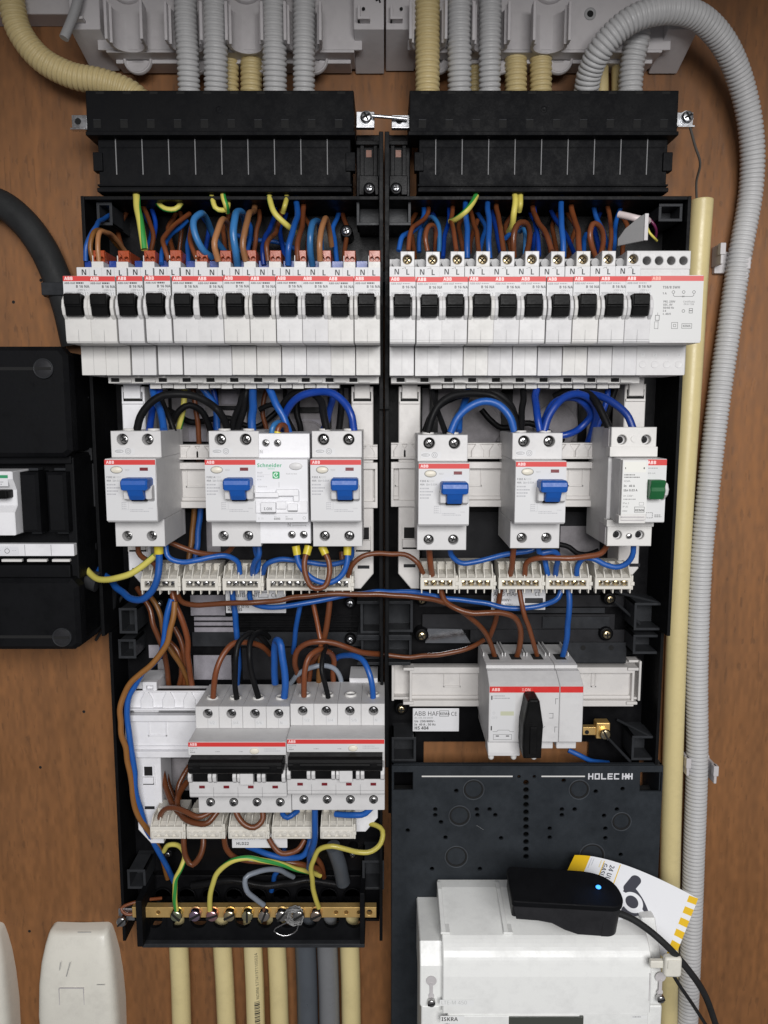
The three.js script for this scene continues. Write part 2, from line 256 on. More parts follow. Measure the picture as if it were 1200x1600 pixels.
    mesh('block_window', [bb((p[0] + q[0]) / 2 - 2, (p[0] + q[0]) / 2 + 2, p[1] - 16, p[1] - 11, 39.9, 40.3, 0)], M.rust, g);
    for (const [ya, yb, z] of [[938, 990, 34], [994, 1032, 32]]) { const r = at(x0 + 4, ya, z), s = at(x1, yb, z); const t = ya < 990 ? (o === upL ? upL : upR) : (o === upL ? loL : loR); mesh('joining_block', bb(r[0] - 1, s[0], s[1] - 1.5, s[1] + 1.2, 6, z + 8, 0.5), M.rim, t); mesh('joining_block', bb(r[0] - 1, s[0], r[1] - 1.2, r[1] + 1.5, 6, z + 8, 0.5), M.rim, t); }
  }
  // ridge where the two upper bases meet
  for (const [px0, px1, py0, py1, z] of [[592, 599, 205, 640, 62], [601, 608, 205, 640, 62], [594, 599, 640, 1180, 56], [601, 606, 640, 1180, 56]]) { const A = at(px0, py0, z), B = at(px1, py1, z); mesh('meeting_strip', bb(A[0], Math.max(B[0], A[0] + 2.2), B[1], A[1], 20, z, 0.5), M.box, px0 < 600 ? upL : upR); }
}

// ---------- black cable entry covers at the top ----------
function entryCover(label, x0, x1, xi0, xi1, ribs, notch, boss) {
  const o = thing('cable_entry_cover', label, 'cable cover', 'black ribbed cable entry covers');
  const a = at(x0, 141, 66), b = at(x1, 207, 66), i0 = at(xi0, 207, 58), i1 = at(xi1, 302, 58);
  mesh('upper_panel', [bb(a[0], b[0], b[1], a[1], 60, 66, 0.7), bb(a[0], a[0] + 3, b[1], a[1], 10, 62), bb(b[0] - 3, b[0], b[1], a[1], 10, 62)], M.black, o);
  mesh('ledge', bb(a[0] - 0.8, b[0] + 0.8, b[1] - 2.2, b[1] + 0.6, 40, 67.2, 0.5), M.black, o);
  const lo = mesh('lower_panel', [bb(i0[0], i1[0], i1[1], b[1] - 2, 54, 58, 0.5), bb(i0[0], i0[0] + 3, i1[1], b[1] - 2, 10, 56), bb(i1[0] - 3, i1[0], i1[1], b[1] - 2, 10, 56)], M.black, o);
  mesh('bottom_lip', [bb(i0[0] - 1, i1[0] + 1, i1[1], i1[1] + 3.2, 50, 61.5, 0.8), bb(i0[0] - 1, i1[0] + 1, i1[1] + 4.6, i1[1] + 5.8, 52, 60, 0.3), bb(i0[0] + 2, i1[0] - 2, b[1] - 8, b[1] - 7.3, 57, 58.6, 0.2)], M.black, o);
  for (const s of [-1, 1]) { const x = s < 0 ? i0[0] : i1[0]; mesh('side_catch', bb(x - 3.4, x + 3.4, (i0[1] + i1[1]) / 2 - 6, (i0[1] + i1[1]) / 2 + 7, 52, 60, 0.5), M.black, o); }
  for (let i = 0; i < 9; i++) { const p = at(ribs + i * 41.4, 211, 58.6), q = at(ribs + 3 + i * 41.1, 273, 58.6); mesh('rib', bb(p[0] - 0.3, p[0] + 0.3, q[1], p[1], 57, 58.9, 0), M.seam, lo); }
  for (let i = 0; i < 10; i++) { const p = at(notch + i * 41.9, 194, 66), q = at(notch + 4 + i * 41.9, 144, 66); mesh('notch', [bb(p[0] - 2.6, p[0] + 2.6, p[1] - 2.6, p[1] + 2.6, 65.5, 66.15, 0)], M.void, o); mesh('notch', [bb(q[0] - 2.8, q[0] + 2.8, q[1] - 1.2, q[1] + 0.4, 65.5, 66.15, 0)], M.void, o); mesh('notch_edge', bb(p[0] - 2.6, p[0] + 2.6, p[1] + 2.6, p[1] + 3.1, 65.5, 66.5, 0), M.rim, o); }
  const p = at(boss, 171, 66); mesh('moulding_mark', lathe([[2.4, -0.2], [2.2, 0.35], [1.1, 0.3], [0.001, 0.1]], p[0], p[1], 66, 16), M.black, o);
  return o;
}
entryCover('black cable entry cover above the twelve breakers, under the pair of joined boxes', 133, 553, 152, 548, 180, 152, 342);
entryCover('black cable entry cover above the ten breakers, beside the big looping conduit', 640, 1058, 655, 1040, 681, 660, 850);

// ---------- earthing straps of the covers ----------
function strap(label, px, py, w, h, z, screwAt) {
  const p = at(px, py, z), o = thing('earth_strap', label, 'metal strap');
  mesh('strip', bb(p[0] - w / 2, p[0] + w / 2, p[1] - h / 2, p[1] + h / 2, z - 1.4, z, 0.3), M.zinc, o);
  mesh('bent_edge', bb(p[0] - w / 2, p[0] + w / 2, p[1] - h / 2 - 1.2, p[1] - h / 2, z - 1.2, z + 4, 0.25), M.zinc, o);
  if (screwAt) { screw(o, p[0] + screwAt, p[1] + 1, z + 1.6, 4.2, M.zinc, 'cross', 0.5); mesh('washer', cyl(4.9, 0.8, p[0] + screwAt, p[1] + 1, z + 0.4), M.zinc, o); } else mesh('hole', cyl(2.3, 0.2, p[0] - 1, p[1] + 0.6, z + 0.05), M.void, o);
}
strap('short zinc strap with a hole at the outer end of the cover over twelve breakers', 124, 191, 11, 10, 52);
strap('zinc strap clamped by a cross head screw between the two covers', 571, 187, 13, 11, 56, 0.5);
strap('zinc strap with an empty hole entering the cover over ten breakers', 626, 190, 13, 9, 56);
strap('zinc strap with a dark screw holding the thin black wire', 1070, 187, 12, 10, 56, 1);
{ const o = thing('earth_link', 'thin zinc link bar bridging the two black covers', 'metal bar'); mesh('bar', capped([at(582, 181, 60), at(605, 183, 60), at(636, 186, 59)], 1.3, 8), M.zinc, o); }

// ---------- grey conduit boxes along the top edge ----------
function conduitBox(label, x0, x1, clips, cornerL, cornerR) {
  const o = thing('conduit_box', label, 'conduit box', 'grey conduit boxes along the top');
  const z = 34, a = at(x0, -60, z), b = at(x1, 78, z), st = at(x0 + 60, 100, 20);
  mesh('front_plate', [bb(a[0] + 16, b[0] - 16, b[1], a[1], z - 3, z, 0.8)], M.clip, o);
  mesh('lower_step', [bb(a[0] + 22, b[0] - 22, b[1] - 1.5, b[1] + 4, 4, z - 0.6, 0.6), bb(a[0] + 25, b[0] - 25, st[1], b[1], 3, 21, 0.6)], M.clip, o);
  for (const s of [-1, 1]) {
    const cx = s < 0 ? a[0] : b[0], q = at(s < 0 ? x0 : x1, 46, 44), ends = s < 0 ? [cx, cx + 22] : [cx - 22, cx];
    const g = mesh('corner_block', [prof([[3, st[1] + (s > 0 ? 0 : 2)], [44, q[1]], [44, a[1]], [3, a[1]]], 22, (ends[0] + ends[1]) / 2, 0.5)], M.clip, o);
    mesh('hook', [bb(ends[0] + 3, ends[0] + 12, q[1] + 4, q[1] + 6, 42, 51, 0.4), bb(ends[0] + 3, ends[0] + 5, q[1] + 4, q[1] + 14, 42, 50, 0.4)], M.clip, g);
  }
  for (const [px, py] of clips) {                                       // open ring that grips a conduit
    const p = at(px, py, z + 10), ring = [];
    const s = new THREE.Shape(); s.absarc(0, 0, 13.2, Math.PI * 0.86, Math.PI * 2.14, false); s.absarc(0, 0, 11, Math.PI * 2.14, Math.PI * 0.86, true);
    ring.push(new THREE.ExtrudeGeometry(s, { depth: 26, bevelEnabled: false, curveSegments: 16 }).rotateX(Math.PI / 2).translate(p[0], p[1] + 15, p[2]));
    for (const q of [-1, 1]) ring.push(bb(p[0] + q * 12.6 - 1.1, p[0] + q * 12.6 + 1.1, p[1] - 11, p[1] + 15, p[2] + 3, p[2] + 11, 0.5));
    mesh('conduit_clip', ring, M.clip, o);
    const u = at(px + 15, 92, 22); mesh('knockout_ring', lathe([[11, -1], [10.8, 2], [9.2, 2.2], [9, 0], [0.001, 0]], u[0], u[1], 21, 24), M.clip, o);
    const w = at(px, -4, z); mesh('port_rim', lathe([[13, 0], [12.6, 3], [10.5, 3.2], [10, 0.2], [0.001, 0.2]], w[0], w[1] + 8, z, 26), M.clip, o);
  }
  return o;
}
const cbL = conduitBox('pale grey conduit box over the left cover, with open ring clips', 112, 600, [[200, 46], [292, 48], [385, 48], [475, 48]]);
const cbR = conduitBox('pale grey conduit box behind the looping conduit, with open ring clips', 603, 1082, [[668, 46], [765, 48], [858, 48]]);
{ const p = at(922, 22, 34); mesh('screw_ring', lathe([[4.4, 0], [4.2, 1], [2.6, 1.1], [2.4, 0.3], [0.001, 0.2]], p[0], p[1], 34, 20), M.midGrey, cbR); mesh('screw_hole', cyl(2.3, 0.3, p[0], p[1], 34.5), M.void, cbR);
  for (const [o, px] of [[cbL, 568], [cbR, 627]]) { const q = at(px, 14, 45); mesh('screw_hole', cyl(1.2, 0.4, q[0], q[1], 45.1), M.void, o); }
  const k = thing('clamp_screw', 'zinc clamp screw in the gap between the two grey conduit boxes', 'screw'); const c = at(590, 8, 40); mesh('clamp', [bb(c[0] - 5, c[0] + 5, c[1] - 8, c[1] + 8, 30, 40, 0.5), bb(c[0] + 8, c[0] + 13, c[1] - 8, c[1] + 8, 30, 38, 0.5)], M.rim, k); screw(k, c[0] + 1, c[1] + 2, 41.5, 3.6, M.zinc); }

// ---------- conduits ----------
const conduit = (name, label, pts, R, mat, group, pitch = 3.4) => tag(mesh(name, ribbed(pts.map((p) => at(...p)), R, pitch, 1.4), mat), label, 'conduit', group);
const GC = 'grey corrugated conduits';
for (const [x0, x1, l] of [[290, 296, 'first grey corrugated conduit dropping into the left cover, held in a ring clip'], [336, 338, 'second grey corrugated conduit into the left cover, in front of a beige one'], [428, 430, 'third grey corrugated conduit into the left cover, next to a beige one'], [475, 475, 'fourth grey corrugated conduit into the left cover, in the last ring clip'], [718, 718, 'grey corrugated conduit into the right cover, next to the beige one'], [766, 765, 'narrow grey corrugated conduit gripped by a ring clip above the right cover']])
  conduit('corrugated_conduit', l, [[x0, -30, 44], [x0, 20, 44], [(x0 + x1) / 2, 80, 42], [x1, 150, 34]], x0 === 766 || x0 === 475 || x0 === 290 ? 8.2 : 8.9, M.greyConduit, GC);
conduit('corrugated_conduit', 'big grey corrugated conduit looping over and running down beside the cream pipe', [[915, 150, 34], [922, 112, 44], [942, 72, 56], [985, 32, 64], [1040, 16, 64], [1090, 26, 56], [1130, 66, 44], [1158, 130, 30], [1174, 210, 20], [1174, 290, 13], [1156, 400, 12], [1138, 520, 12], [1121, 640, 12], [1107, 760, 12], [1095, 880, 12], [1089, 1040, 12], [1089, 1190, 12], [1084, 1340, 12], [1079, 1480, 12], [1072, 1640, 12]], 9.2, M.greyConduit, GC);
conduit('corrugated_conduit', 'grey corrugated conduit passing under the big loop into the right cover', [[998, 20, 40], [996, 60, 38], [988, 100, 34], [984, 150, 30]], 9, M.greyConduit, GC);
const BC = 'beige corrugated conduits';
conduit('corrugated_conduit', 'thick beige corrugated conduit curving in from the top corner to the left cover', [[14, -50, 30], [18, 0, 30], [30, 48, 30], [64, 92, 30], [112, 118, 30], [160, 128, 30], [205, 146, 28], [235, 175, 26]], 9.4, M.beigeConduit, BC, 3.7);
for (const [x, y, r, z, l] of [[359, 80, 7, 18, 'slim beige corrugated conduit half hidden behind the second grey one'], [393, 76, 8.4, 20, 'beige corrugated conduit coming out under an empty ring clip, left box'], [668, -30, 9, 44, 'beige corrugated conduit running through the first ring clip of the right box'], [806, 70, 8.4, 22, 'beige corrugated conduit below the right box, beside the narrow grey one'], [845, 70, 8.4, 22, 'beige corrugated conduit coming out under an empty ring clip, right box'], [742, 85, 6, 14, 'beige corrugated conduit barely showing between two grey conduits']])
  conduit('corrugated_conduit', l, [[x, y, z], [x, (y + 150) / 2, z], [x, 150, z - 2]], r, M.beigeConduit, BC, 3.7);
for (const [x, l] of [[940, 'smooth beige pipe end between the big loop and the conduit beneath it'], [966, 'smooth beige pipe end hidden beside the conduit under the loop']]) tag(mesh('beige_pipe', capped([at(x, 84, 14), at(x, 120, 14), at(x, 155, 14)], 5.2, 14), M.beigeConduit), l, 'pipe');
tag(mesh('grey_stub', capped([at(126, -16, 52), at(116, 20, 54), at(100, 60, 58)], 3.4, 10), M.midGrey), 'thin grey cable end hanging over the top left conduit box corner', 'cable');
tag(mesh('junction_box', [bb(-300, at(128, 0, 20)[0] - 8, at(0, 22, 20)[1], at(0, -40, 20)[1], 0, 20, 1), ], M.clip), 'grey junction box edge behind the thick beige conduit in the top corner', 'junction box');

// smooth cream pipe, its clips
const pipe = (name, label, pts, r, mat, group) => { const t = thing(name, label, 'pipe', group); const P = pts.map((p) => at(...p)); mesh('tube', [tube(P, r, 22)], mat, t); return [t, P]; };
{
  const [t, P] = pipe('cream_pipe', 'long smooth cream pipe standing beside the corrugated conduit at the edge', [[1097, 314, 11], [1091, 400, 11], [1079, 600, 11], [1062, 880, 11], [1051, 1190, 11], [1046, 1400, 11], [1042, 1660, 11]], 8.6, M.cream);
  const ring = new THREE.TorusGeometry(7.9, 0.7, 8, 24).rotateX(Math.PI / 2 - 0.05).translate(...P[0]); mesh('rim', ring, M.cream, t);
  const [a, b] = [at(1108, 398, 12), at(1152, 420, 12)];
  const clipAt = (label, px, py, px2, py2) => { const o = thing('pipe_clip', label, 'pipe clip', 'pale pipe clips of the conduit'); const p = at(px, py, 8), q = at(px2, py2, 8); mesh('base', bb(p[0], q[0], q[1] - 3, p[1] + 3, 0, 5, 0.6), M.clip, o); for (const s of [p, q]) mesh('jaw', [bb(s[0] - 1.2, s[0] + 1.2, s[1] - 9, s[1] + 7, 1, 19, 0.6), bb(s[0] - 2.2, s[0] + 2.2, s[1] - 2, s[1] + 7, 14, 20, 0.6)], M.clip, o); };
  clipAt('pale pipe clip on the corrugated conduit beside the transformer', 1120, 398, 1158, 420); clipAt('pale pipe clip between cream pipe and conduit near the lettered panel', 1068, 1188, 1110, 1200);
}
tag(mesh('thin_wire', tube([[1078, 198, 58], [1086, 228, 50], [1094, 255, 40], [1088, 285, 24], [1089, 320, 12]].map((p) => at(...p)), 0.95, 8), M.thinWire), 'thin dull metallic wire from the dark screw down into the cream pipe', 'wire');

// thick black cable at the left and its saddle
tag(mesh('armoured_cable', capped([[-40, 312, 15], [0, 318, 15], [36, 346, 15], [66, 386, 15], [86, 428, 15], [104, 480, 15], [118, 540, 13]].map((p) => at(...p)), 11, 18), M.rubber), 'thick black rubber cable curving in at the left edge', 'cable');
{ const o = thing('cable_saddle', 'black saddle clamp round the thick rubber cable', 'cable clamp'); const p = at(76, 430, 12), q = at(96, 462, 26); mesh('band', [bb(p[0] - 2, p[0] + 3, q[1], p[1], 0, 20, 0.8), bb(p[0], p[0] + 30, q[1], q[1] + 10, 18, 28, 1)], M.rim, o); screw(o, p[0] + 3, q[1] + 3, 24, 2.4, M.zinc); }

// ---------- single module breakers (17.5 mm wide, front top edge at the origin, rail plane at z = 51) ----------
const INK = '#4a4a4c', FAINT = '#8f8f92', RED = '#c8322f', FACE = '#cbcbcc';
const miniPrint = (k) => print(17.1, 12.6, (c, w, h) => {
  c.fillStyle = RED; c.fillRect(0, 0, w, 3.3); txt(c, 'ABB', 0.9, 2.65, 2.9, '#f2e4e2', true);
  const ink = k === 0 ? INK : '#7d7d80';
  txt(c, 'ABB-HAF', 0.8, 5.2, 1.75, ink, true); if (k === 0) lines(c, 8.6, 3.9, 7.6, 1, 2.6, ink); else lines(c, 8.6, 4.1, 7.6, 1, 1.6, FAINT);
  txt(c, k === 2 ? 'B 10 NA' : 'B 16 NA', 8.2, 7.6, 2.4, '#2c2c2f', true);
  txt(c, '~230V', 8.7, 9.5, 1.5, ink); txt(c, '\u00bd / ~', 13.2, 9.6, 1.5, ink);
  outline(c, 1, 10.3, 6.6, 1.8, 0.2, ink); txt(c, 'KEMA', 1.5, 11.8, 1.6, ink, true);
  outline(c, 8.6, 10.2, 3.6, 1.5, 0.2, ink); txt(c, '6000', 8.9, 11.4, 1.2, ink, true); txt(c, '3', 12.5, 11.6, 1.3, ink);
  c.strokeStyle = ink; c.lineWidth = 0.2; for (const x of [14, 15.6]) { c.beginPath(); c.moveTo(x, 10.2); c.quadraticCurveTo(x + 1, 11.4, x, 12.4); c.stroke(); }
}, FACE);
const printA = miniPrint(0), printB = miniPrint(1), printC = miniPrint(2);
const nlPrint = (big) => print(17.1, big ? 6.4 : 6.2, (c, w, h) => { txt(c, 'N', 2.9, 5.2, 5.2, '#1b1b1d', true); txt(c, 'L', big ? 11.0 : 11.2, big ? 5.4 : 5.5, 5.2, '#1b1b1d', true); if (!big) { c.fillStyle = '#88888a'; c.fillRect(8.5, 0, 0.15, h); } else { c.strokeStyle = '#444'; c.lineWidth = 0.25; c.beginPath(); c.moveTo(8.4, 1.2); c.lineTo(11, 0.4); c.lineTo(11, 1.6); c.stroke(); } }, FACE);
const nlA = nlPrint(false), nlB = nlPrint(true);
function makeBreaker(kind, label, p, group) {                           // kind 'push' (orange push-in clamps) or 'screw'
  const o = thing('circuit_breaker', label, 'circuit breaker', group, p), W = 16.98;
  const top = kind === 'push' ? 9.8 : 10.7;
  mesh('housing', [
    prof([[51, -63.4], [95, -63.4], [95, -43.4], [100, -43.4], [100, 0], [95, 0], [95, top], [51, top]], W),
    prof([[95, -43.4], [119, -43.4], [120, -42.2], [121, -27], [121.4, -25.5], [112, -25.5], [112, -13.2], [120, -13.2], [120, -0.4], [119.6, 0], [95, 0]], W),
  ], M.grey, o);
  for (const s of [-1, 1]) mesh('cheek', prof([[112, -28], [121.4, -28], [124.4, -25.5], [126, -21], [125, -16], [121.8, -12.6], [112, -12.2]], 2.35, s * (W / 2 - 1.2), 0.4), M.grey, o);
  mesh('toggle', [prof([[112, -12.4], [127.5, -12.2], [129, -13.4], [128.6, -19], [127.2, -21], [126, -26.4], [112, -26.4]], 10.7, -0.3, 0.5), bx(10.8, 0.35, 0.4, -0.2, -20.2, 128.0, 0)], M.toggle, o);
  face('label_print', 17.1, 12.6, 0, -6.45, 120.16, kind === 'push' ? printA : printB, o);
  mesh('seam', [bx(0.16, 15, 0.1, 0.1, -35.2, 120.45, 0), bx(W - 0.4, 0.16, 0.1, 0, -36.6, 120.3, 0)].concat(kind === 'screw' ? [bx(W - 0.4, 0.16, 0.1, 0, -41, 120.2, 0)] : []), M.seam, o);
  mesh('lower_seam', bx(0.15, 19.4, 0.1, 0.1, -53.4, 95.03, 0), M.seam, o);
  face('terminal_print', 17.1, kind === 'push' ? 6.2 : 6.4, 0, kind === 'push' ? top - 3.25 : 7.2, 95.14, kind === 'push' ? nlA : nlB, o);
  if (kind === 'push') {
    mesh('clamp_step', [bb(0.3, 8.6, top, top + 4.6, 60, 91, 0.3), bb(0.3, 0.9, top + 4.6, top + 9, 70, 89, 0.2)], M.grey, o);
    mesh('push_in_clamp', [plate(rect(0.8, 8.5, top + 4.4, top + 12.6), [[2.9, top + 7, 1.45], [6.4, top + 7, 1.45]], 3, 88, 0.3), bb(0.9, 8.4, top + 4.4, top + 12.4, 62, 84.4, 0.3)], M.orange, o);
    mesh('neutral_clamp', bb(-8.4, -0.4, top, top + 7, 58, 80, 0.3), M.deepBlue, o);
  } else {
    mesh('screw_terminal', [plate(rect(-1.0, W / 2, top, 20.8), [[3.6, 15.4, 3.3]], 9, 95, 0.3), bb(-1.0, W / 2, top, 20.6, 51, 86, 0.2)], M.grey, o);
    mesh('neutral_recess', [bb(-W / 2, -1.1, top, 18, 51, 82, 0.2)], M.midGrey, o);
    mesh('wire_notch', cyl(2.9, 7.6, -3.6, 14.2, 84.5, 18), M.midGrey, o);
    screw(o, 3.6, 15.4, 89.5, 3.0, M.brassScrew, 'cross', 0.3 + rnd());
    mesh('mark', bx(0.14, 2.2, 0.1, 3.6, 19.6, 95.03, 0), M.seam, o);
  }
  return o;
}
const tints = [[0.60, 0.595, 0.60], [0.63, 0.625, 0.63], [0.58, 0.575, 0.585], [0.615, 0.605, 0.59]].map((q) => white(...q));
const ordinal = ['first', 'second', 'third', 'fourth', 'fifth', 'sixth', 'seventh', 'eighth', 'ninth', 'tenth', 'eleventh', 'twelfth'];
const noteL = ['outermost one, by the thick black cable', 'behind a brown loop', 'under the yellow and green wire', 'beside a brown and blue pair', 'below the large pale blue loop', 'with a tan wire curving in', 'with pale blue wire on its side', 'with a tan and a blue wire', 'below the yellow slanting wire', 'with bright blue and brown wires', 'with both clamps of orange left free', 'last one, next to the black middle strip'];
const noteR = ['next to the black middle strip', 'under a brown hairpin loop', 'by the yellow curved wire', 'next to a bright blue wire', 'by the second bright blue wire', 'under a wide brown loop', 'with the brown wire slanting in', 'by the tall bright blue wire', 'under the last brown loop', 'next to the wide transformer'];
const GL = 'row of twelve breakers with orange push-in clamps', GR = 'row of ten breakers with screw terminals';
{
  const edges = [96.8, 138.4, 181.4, 223.6, 266.4, 306.9, 347.6, 388.9, 430.4, 471.4, 512.6, 553.2];
  let proto;
  edges.forEach((px, i) => {
    const dz = [0.9, 0.5, 0.4, -0.1, 0.2, 0, 0.3, 0, 0.2, -0.1, 0, -0.2][i], p = at(px, 431, 120 + dz), q = [p[0] + 8.72, p[1] + [0, -0.15, 0, 0.2, 0, -0.1, 0.15, 0, 0.1, 0, -0.2, -0.1][i], dz];
    const l = `${ordinal[i]} breaker counted from the outer end of the twelve breaker row, ${noteL[i]}`.split(' ').slice(0, 16).join(' ');
    const short = `${ordinal[i]} of twelve breakers with black toggles, ${noteL[i]}`;
    if (!proto) proto = makeBreaker('push', short, q, GL);
    else { const c = copyOf(proto, 'circuit_breaker', short, q); if (i === 10 || i === 11) c.userData.label = short; }
  });
  let pr;
  [609.6, 650, 690.4, 731.2, 771.8, 812.6, 853.2, 894.9, 936.0, 976.6].forEach((px, i) => {
    const dz = [0, 0, 0.2, 0, 0.1, 0.2, 0.3, 0.2, 0.8, 1.0][i], p = at(px, 432, 120 + dz), q = [p[0] + 8.75, p[1] + [0, -0.2, 0, 0.1, 0, 0.15, 0, 0.2, 0.3, 0.4][i], dz];
    const short = `${ordinal[i]} of ten breakers with screw terminals, ${noteR[i]}`;
    if (!pr) pr = makeBreaker('screw', short, q, GR);
    else { const c = copyOf(pr, 'circuit_breaker', short, q); if (i === 5) c.traverse((m) => { if (m.isMesh && m.material === printB) m.material = printC; }); }
  });
}
for (const o of scene.children) if (o.name.startsWith('circuit_breaker')) { o.rotation.z = rr(-0.004, 0.004); o.rotation.y = rr(-0.006, 0.006); const v = tints[Math.floor(rnd() * 4)]; o.traverse((m) => { if (m.isMesh && m.material === M.grey) m.material = v; }); }
// comb busbars under the two rows
function comb(label, px0, px1, qx0, qx1, sx, n) {
  const a = at(px0, 589, 80), b = at(px1, 599, 80), c = at(qx0, 599.5, 70), d = at(qx1, 607.5, 70), o = thing('comb_busbar', label, 'busbar', 'white comb busbars');
  mesh('bar', [bb(a[0], b[0], b[1], a[1] + 1, 50, 79, 0.4)], M.offWhite, o);
  const pitch = 17.2;
  for (let i = 0; i < n; i++) {
    const p = at(sx, 593.5, 79); const x = p[0] + i * pitch;
    mesh('slot', bb(x - 2.9, x + 2.9, p[1] - 1.5, p[1] + 1.3, 78, 79.2, 0), M.void, o);
    mesh('tab', [bb(x + 3.6, x + 12, b[1] + 0.5, b[1] + 3, 74, 80.6, 0.3)], M.offWhite, o);
  }
  for (let x = c[0], i = 0; x < d[0] - 3; x += 8.7, i++) mesh('tooth', bb(x, Math.min(x + 8.2, d[0]), d[1] + (i % 2) * 0.5, c[1] + 1.6, 58, 71.5 - (i % 2) * 0.8, 0.4), M.offWhite, o);
}
comb('white comb busbar under the twelve breakers', 168, 592, 235, 536, 180, 11);
comb('white comb busbar under the ten breakers', 611, 1000, 673, 972, 626, 10);

// ---------- bell transformer ----------
{
  const p = at(1017.5, 430, 121), W = 35, o = thing('bell_transformer', 'wide blank grey transformer module with four round holes and printed diagram', 'transformer', null, [p[0] + W / 2, p[1], 0]);
  mesh('housing', [prof([[51, -63.8], [96, -63.8], [96, -43.6], [121, -43.6], [121, 0], [96, 0], [96, 8], [51, 8]], W, 0, 0.8)], M.grey, o);
  mesh('terminal_cover', plate(rect(-W / 2, W / 2, 8, 20.4), [[-12.6, 13.8, 2.9], [-4.2, 13.8, 2.9], [4.2, 13.8, 2.9], [12.6, 13.8, 2.9]], 40, 96, 0.4), M.grey, o);
  face('label_print', 34.4, 42, 0, -21.4, 121.12, print(34.4, 42, (c, w, h) => {
    c.fillStyle = RED; c.globalAlpha = 0.75; c.fillRect(0, 0, w, 3.3); c.globalAlpha = 1; txt(c, 'ABB', 0.6, 2.7, 2.9, '#f0b8a8', true);
    txt(c, 'TS8/8 SWH', 7.6, 8.2, 2.3, '#555', true); txt(c, '1 A', 7.6, 12, 1.9, '#555', true);
    c.strokeStyle = '#555'; c.lineWidth = 0.3; for (const x of [14.8, 21.6, 28.4]) { c.beginPath(); c.arc(x, 10.4, 0.9, 0, 7); c.stroke(); } c.beginPath(); c.moveTo(14.8, 11.6); c.lineTo(14.8, 12.4); c.lineTo(15.6, 13.2); c.lineTo(27.6, 13.2); c.lineTo(28.4, 12.4); c.lineTo(28.4, 11.6); c.stroke(); txt(c, '8V', 20.6, 13.8, 1.5, '#555', true);
    ['PRI. 230V', 'SEC. 8V', '50/60 Hz', 'I 4', 't. 40/E'].forEach((s, i) => txt(c, s, 8.4, 17.2 + i * 2, 1.8, '#555', true));
    txt(c, 'Certificato', 21.5, 17.2, 1.7, '#666'); txt(c, 'EN 61 558', 22, 18.8, 1.5, '#666');
    c.beginPath(); c.arc(22, 22.6, 0.9, 0, 7); c.stroke(); outline(c, 25.8, 21, 2.2, 1.3, 0.3, '#555'); outline(c, 25.8, 22.5, 2.2, 1.4, 0.3, '#555');
    outline(c, 14.6, 30, 4, 4, 0.25, '#555'); outline(c, 15.8, 31.2, 1.6, 1.6, 0.25, '#555'); outline(c, 21.4, 30.8, 6.6, 3, 0.25, '#555'); txt(c, 'KEMA', 22, 33, 1.9, '#555', true);
    c.lineWidth = 0.35; outline(c, 3.6, 25.4, 2.6, 3.2, 0.35, '#555'); outline(c, 3.2, 29.6, 2.4, 4.4, 0.3, '#777'); c.beginPath(); c.moveTo(5, 23.6); c.lineTo(5, 25.4); c.moveTo(5.6, 28.6); c.lineTo(5.6, 34.4); c.stroke();
  }, '#cacac9'), o);
  for (let i = 0; i < 4; i++) { const x = -12.6 + i * 8.4; mesh('blank_port', lathe([[2.6, 0], [2.5, 0.3], [2.2, 0.3], [2.1, 0.06], [0.001, 0.06]], x, -56.4, 96, 22), M.grey, o); face('port_number', 2.4, 2.4, x, -50, 96.1, print(2.4, 2.4, (c) => txt(c, String(i + 1), 0.5, 2, 2.2, '#aaa'), '#cfcfcf'), o); }
}
// loose grey end plate and wires behind it
{
  const p = at(1011, 334, 96), q = at(979, 388, 60);
  const o = thing('end_plate', 'loose grey plastic end plate standing upright above the transformer', 'end plate');
  mesh('panel', prof([[74, q[1] - 2], [97, q[1] - 2], [97, p[1]], [92, p[1] - 1], [80, p[1] - 7], [74, p[1] - 13]], 1.5, 0, 0.3).translate(0, 0, -97).rotateY(0.62).translate(p[0] - 0.5, 0, 97), M.midGrey, o);
  mesh('edge_strip', bb(p[0] - 1.8, p[0] + 0.9, q[1] - 2, p[1], 95, 97.5, 0.4), M.clip, o);
}

// ---------- two pole residual current devices, 35 mm wide ----------
const rcdPrint = print(34.4, 42, (c, w, h) => {
  c.fillStyle = RED; c.fillRect(0, 0, w, 3.4); txt(c, 'ABB', 1.2, 2.7, 2.8, '#f2dede', true);
  txt(c, 'TEST', 13.6, 7.6, 1.6, '#999'); txt(c, 'F202 A', 0.9, 12.6, 1.9, '#77777a', true); txt(c, 'F202', 6.9, 12.6, 1.8, '#aaa');
  txt(c, '40A', 0.9, 15, 1.8, '#77777a', true); txt(c, 'I\u0394n 0.03A', 5, 15, 1.8, '#77777a');
  lines(c, 0.9, 16.6, 9, 4, 2.2, '#a4a4a8'); txt(c, '4', 23, 8.5, 1.3, '#aaa');
  c.strokeStyle = '#b0b0b3'; c.lineWidth = 0.2; c.strokeRect(10.6, 29.2, 4.6, 5.2); for (let i = 0; i < 4; i++) lines(c, 10.8, 29.4 + i * 1.3, 4, 1, 1.2, '#a9a9ad');
  lines(c, 16, 34.2, 15, 2, 1.1, '#a4a4a8'); txt(c, 'KEMA', 28.6, 34, 1.3, '#b0b0b3');
}, FACE);
const rcdTopPrint = print(14, 4.4, (c) => { c.strokeStyle = '#77777a'; c.lineWidth = 0.25; c.beginPath(); c.ellipse(3.2, 2.2, 2.8, 0.9, 0, 0, 7); c.stroke(); txt(c, 'CEBEC', 1, 2.7, 1.2, '#77777a'); c.beginPath(); c.arc(9.4, 2.2, 1.9, 0, 7); c.stroke(); c.beginPath(); c.arc(9.4, 2.2, 0.9, 0, 7); c.stroke(); }, FACE);
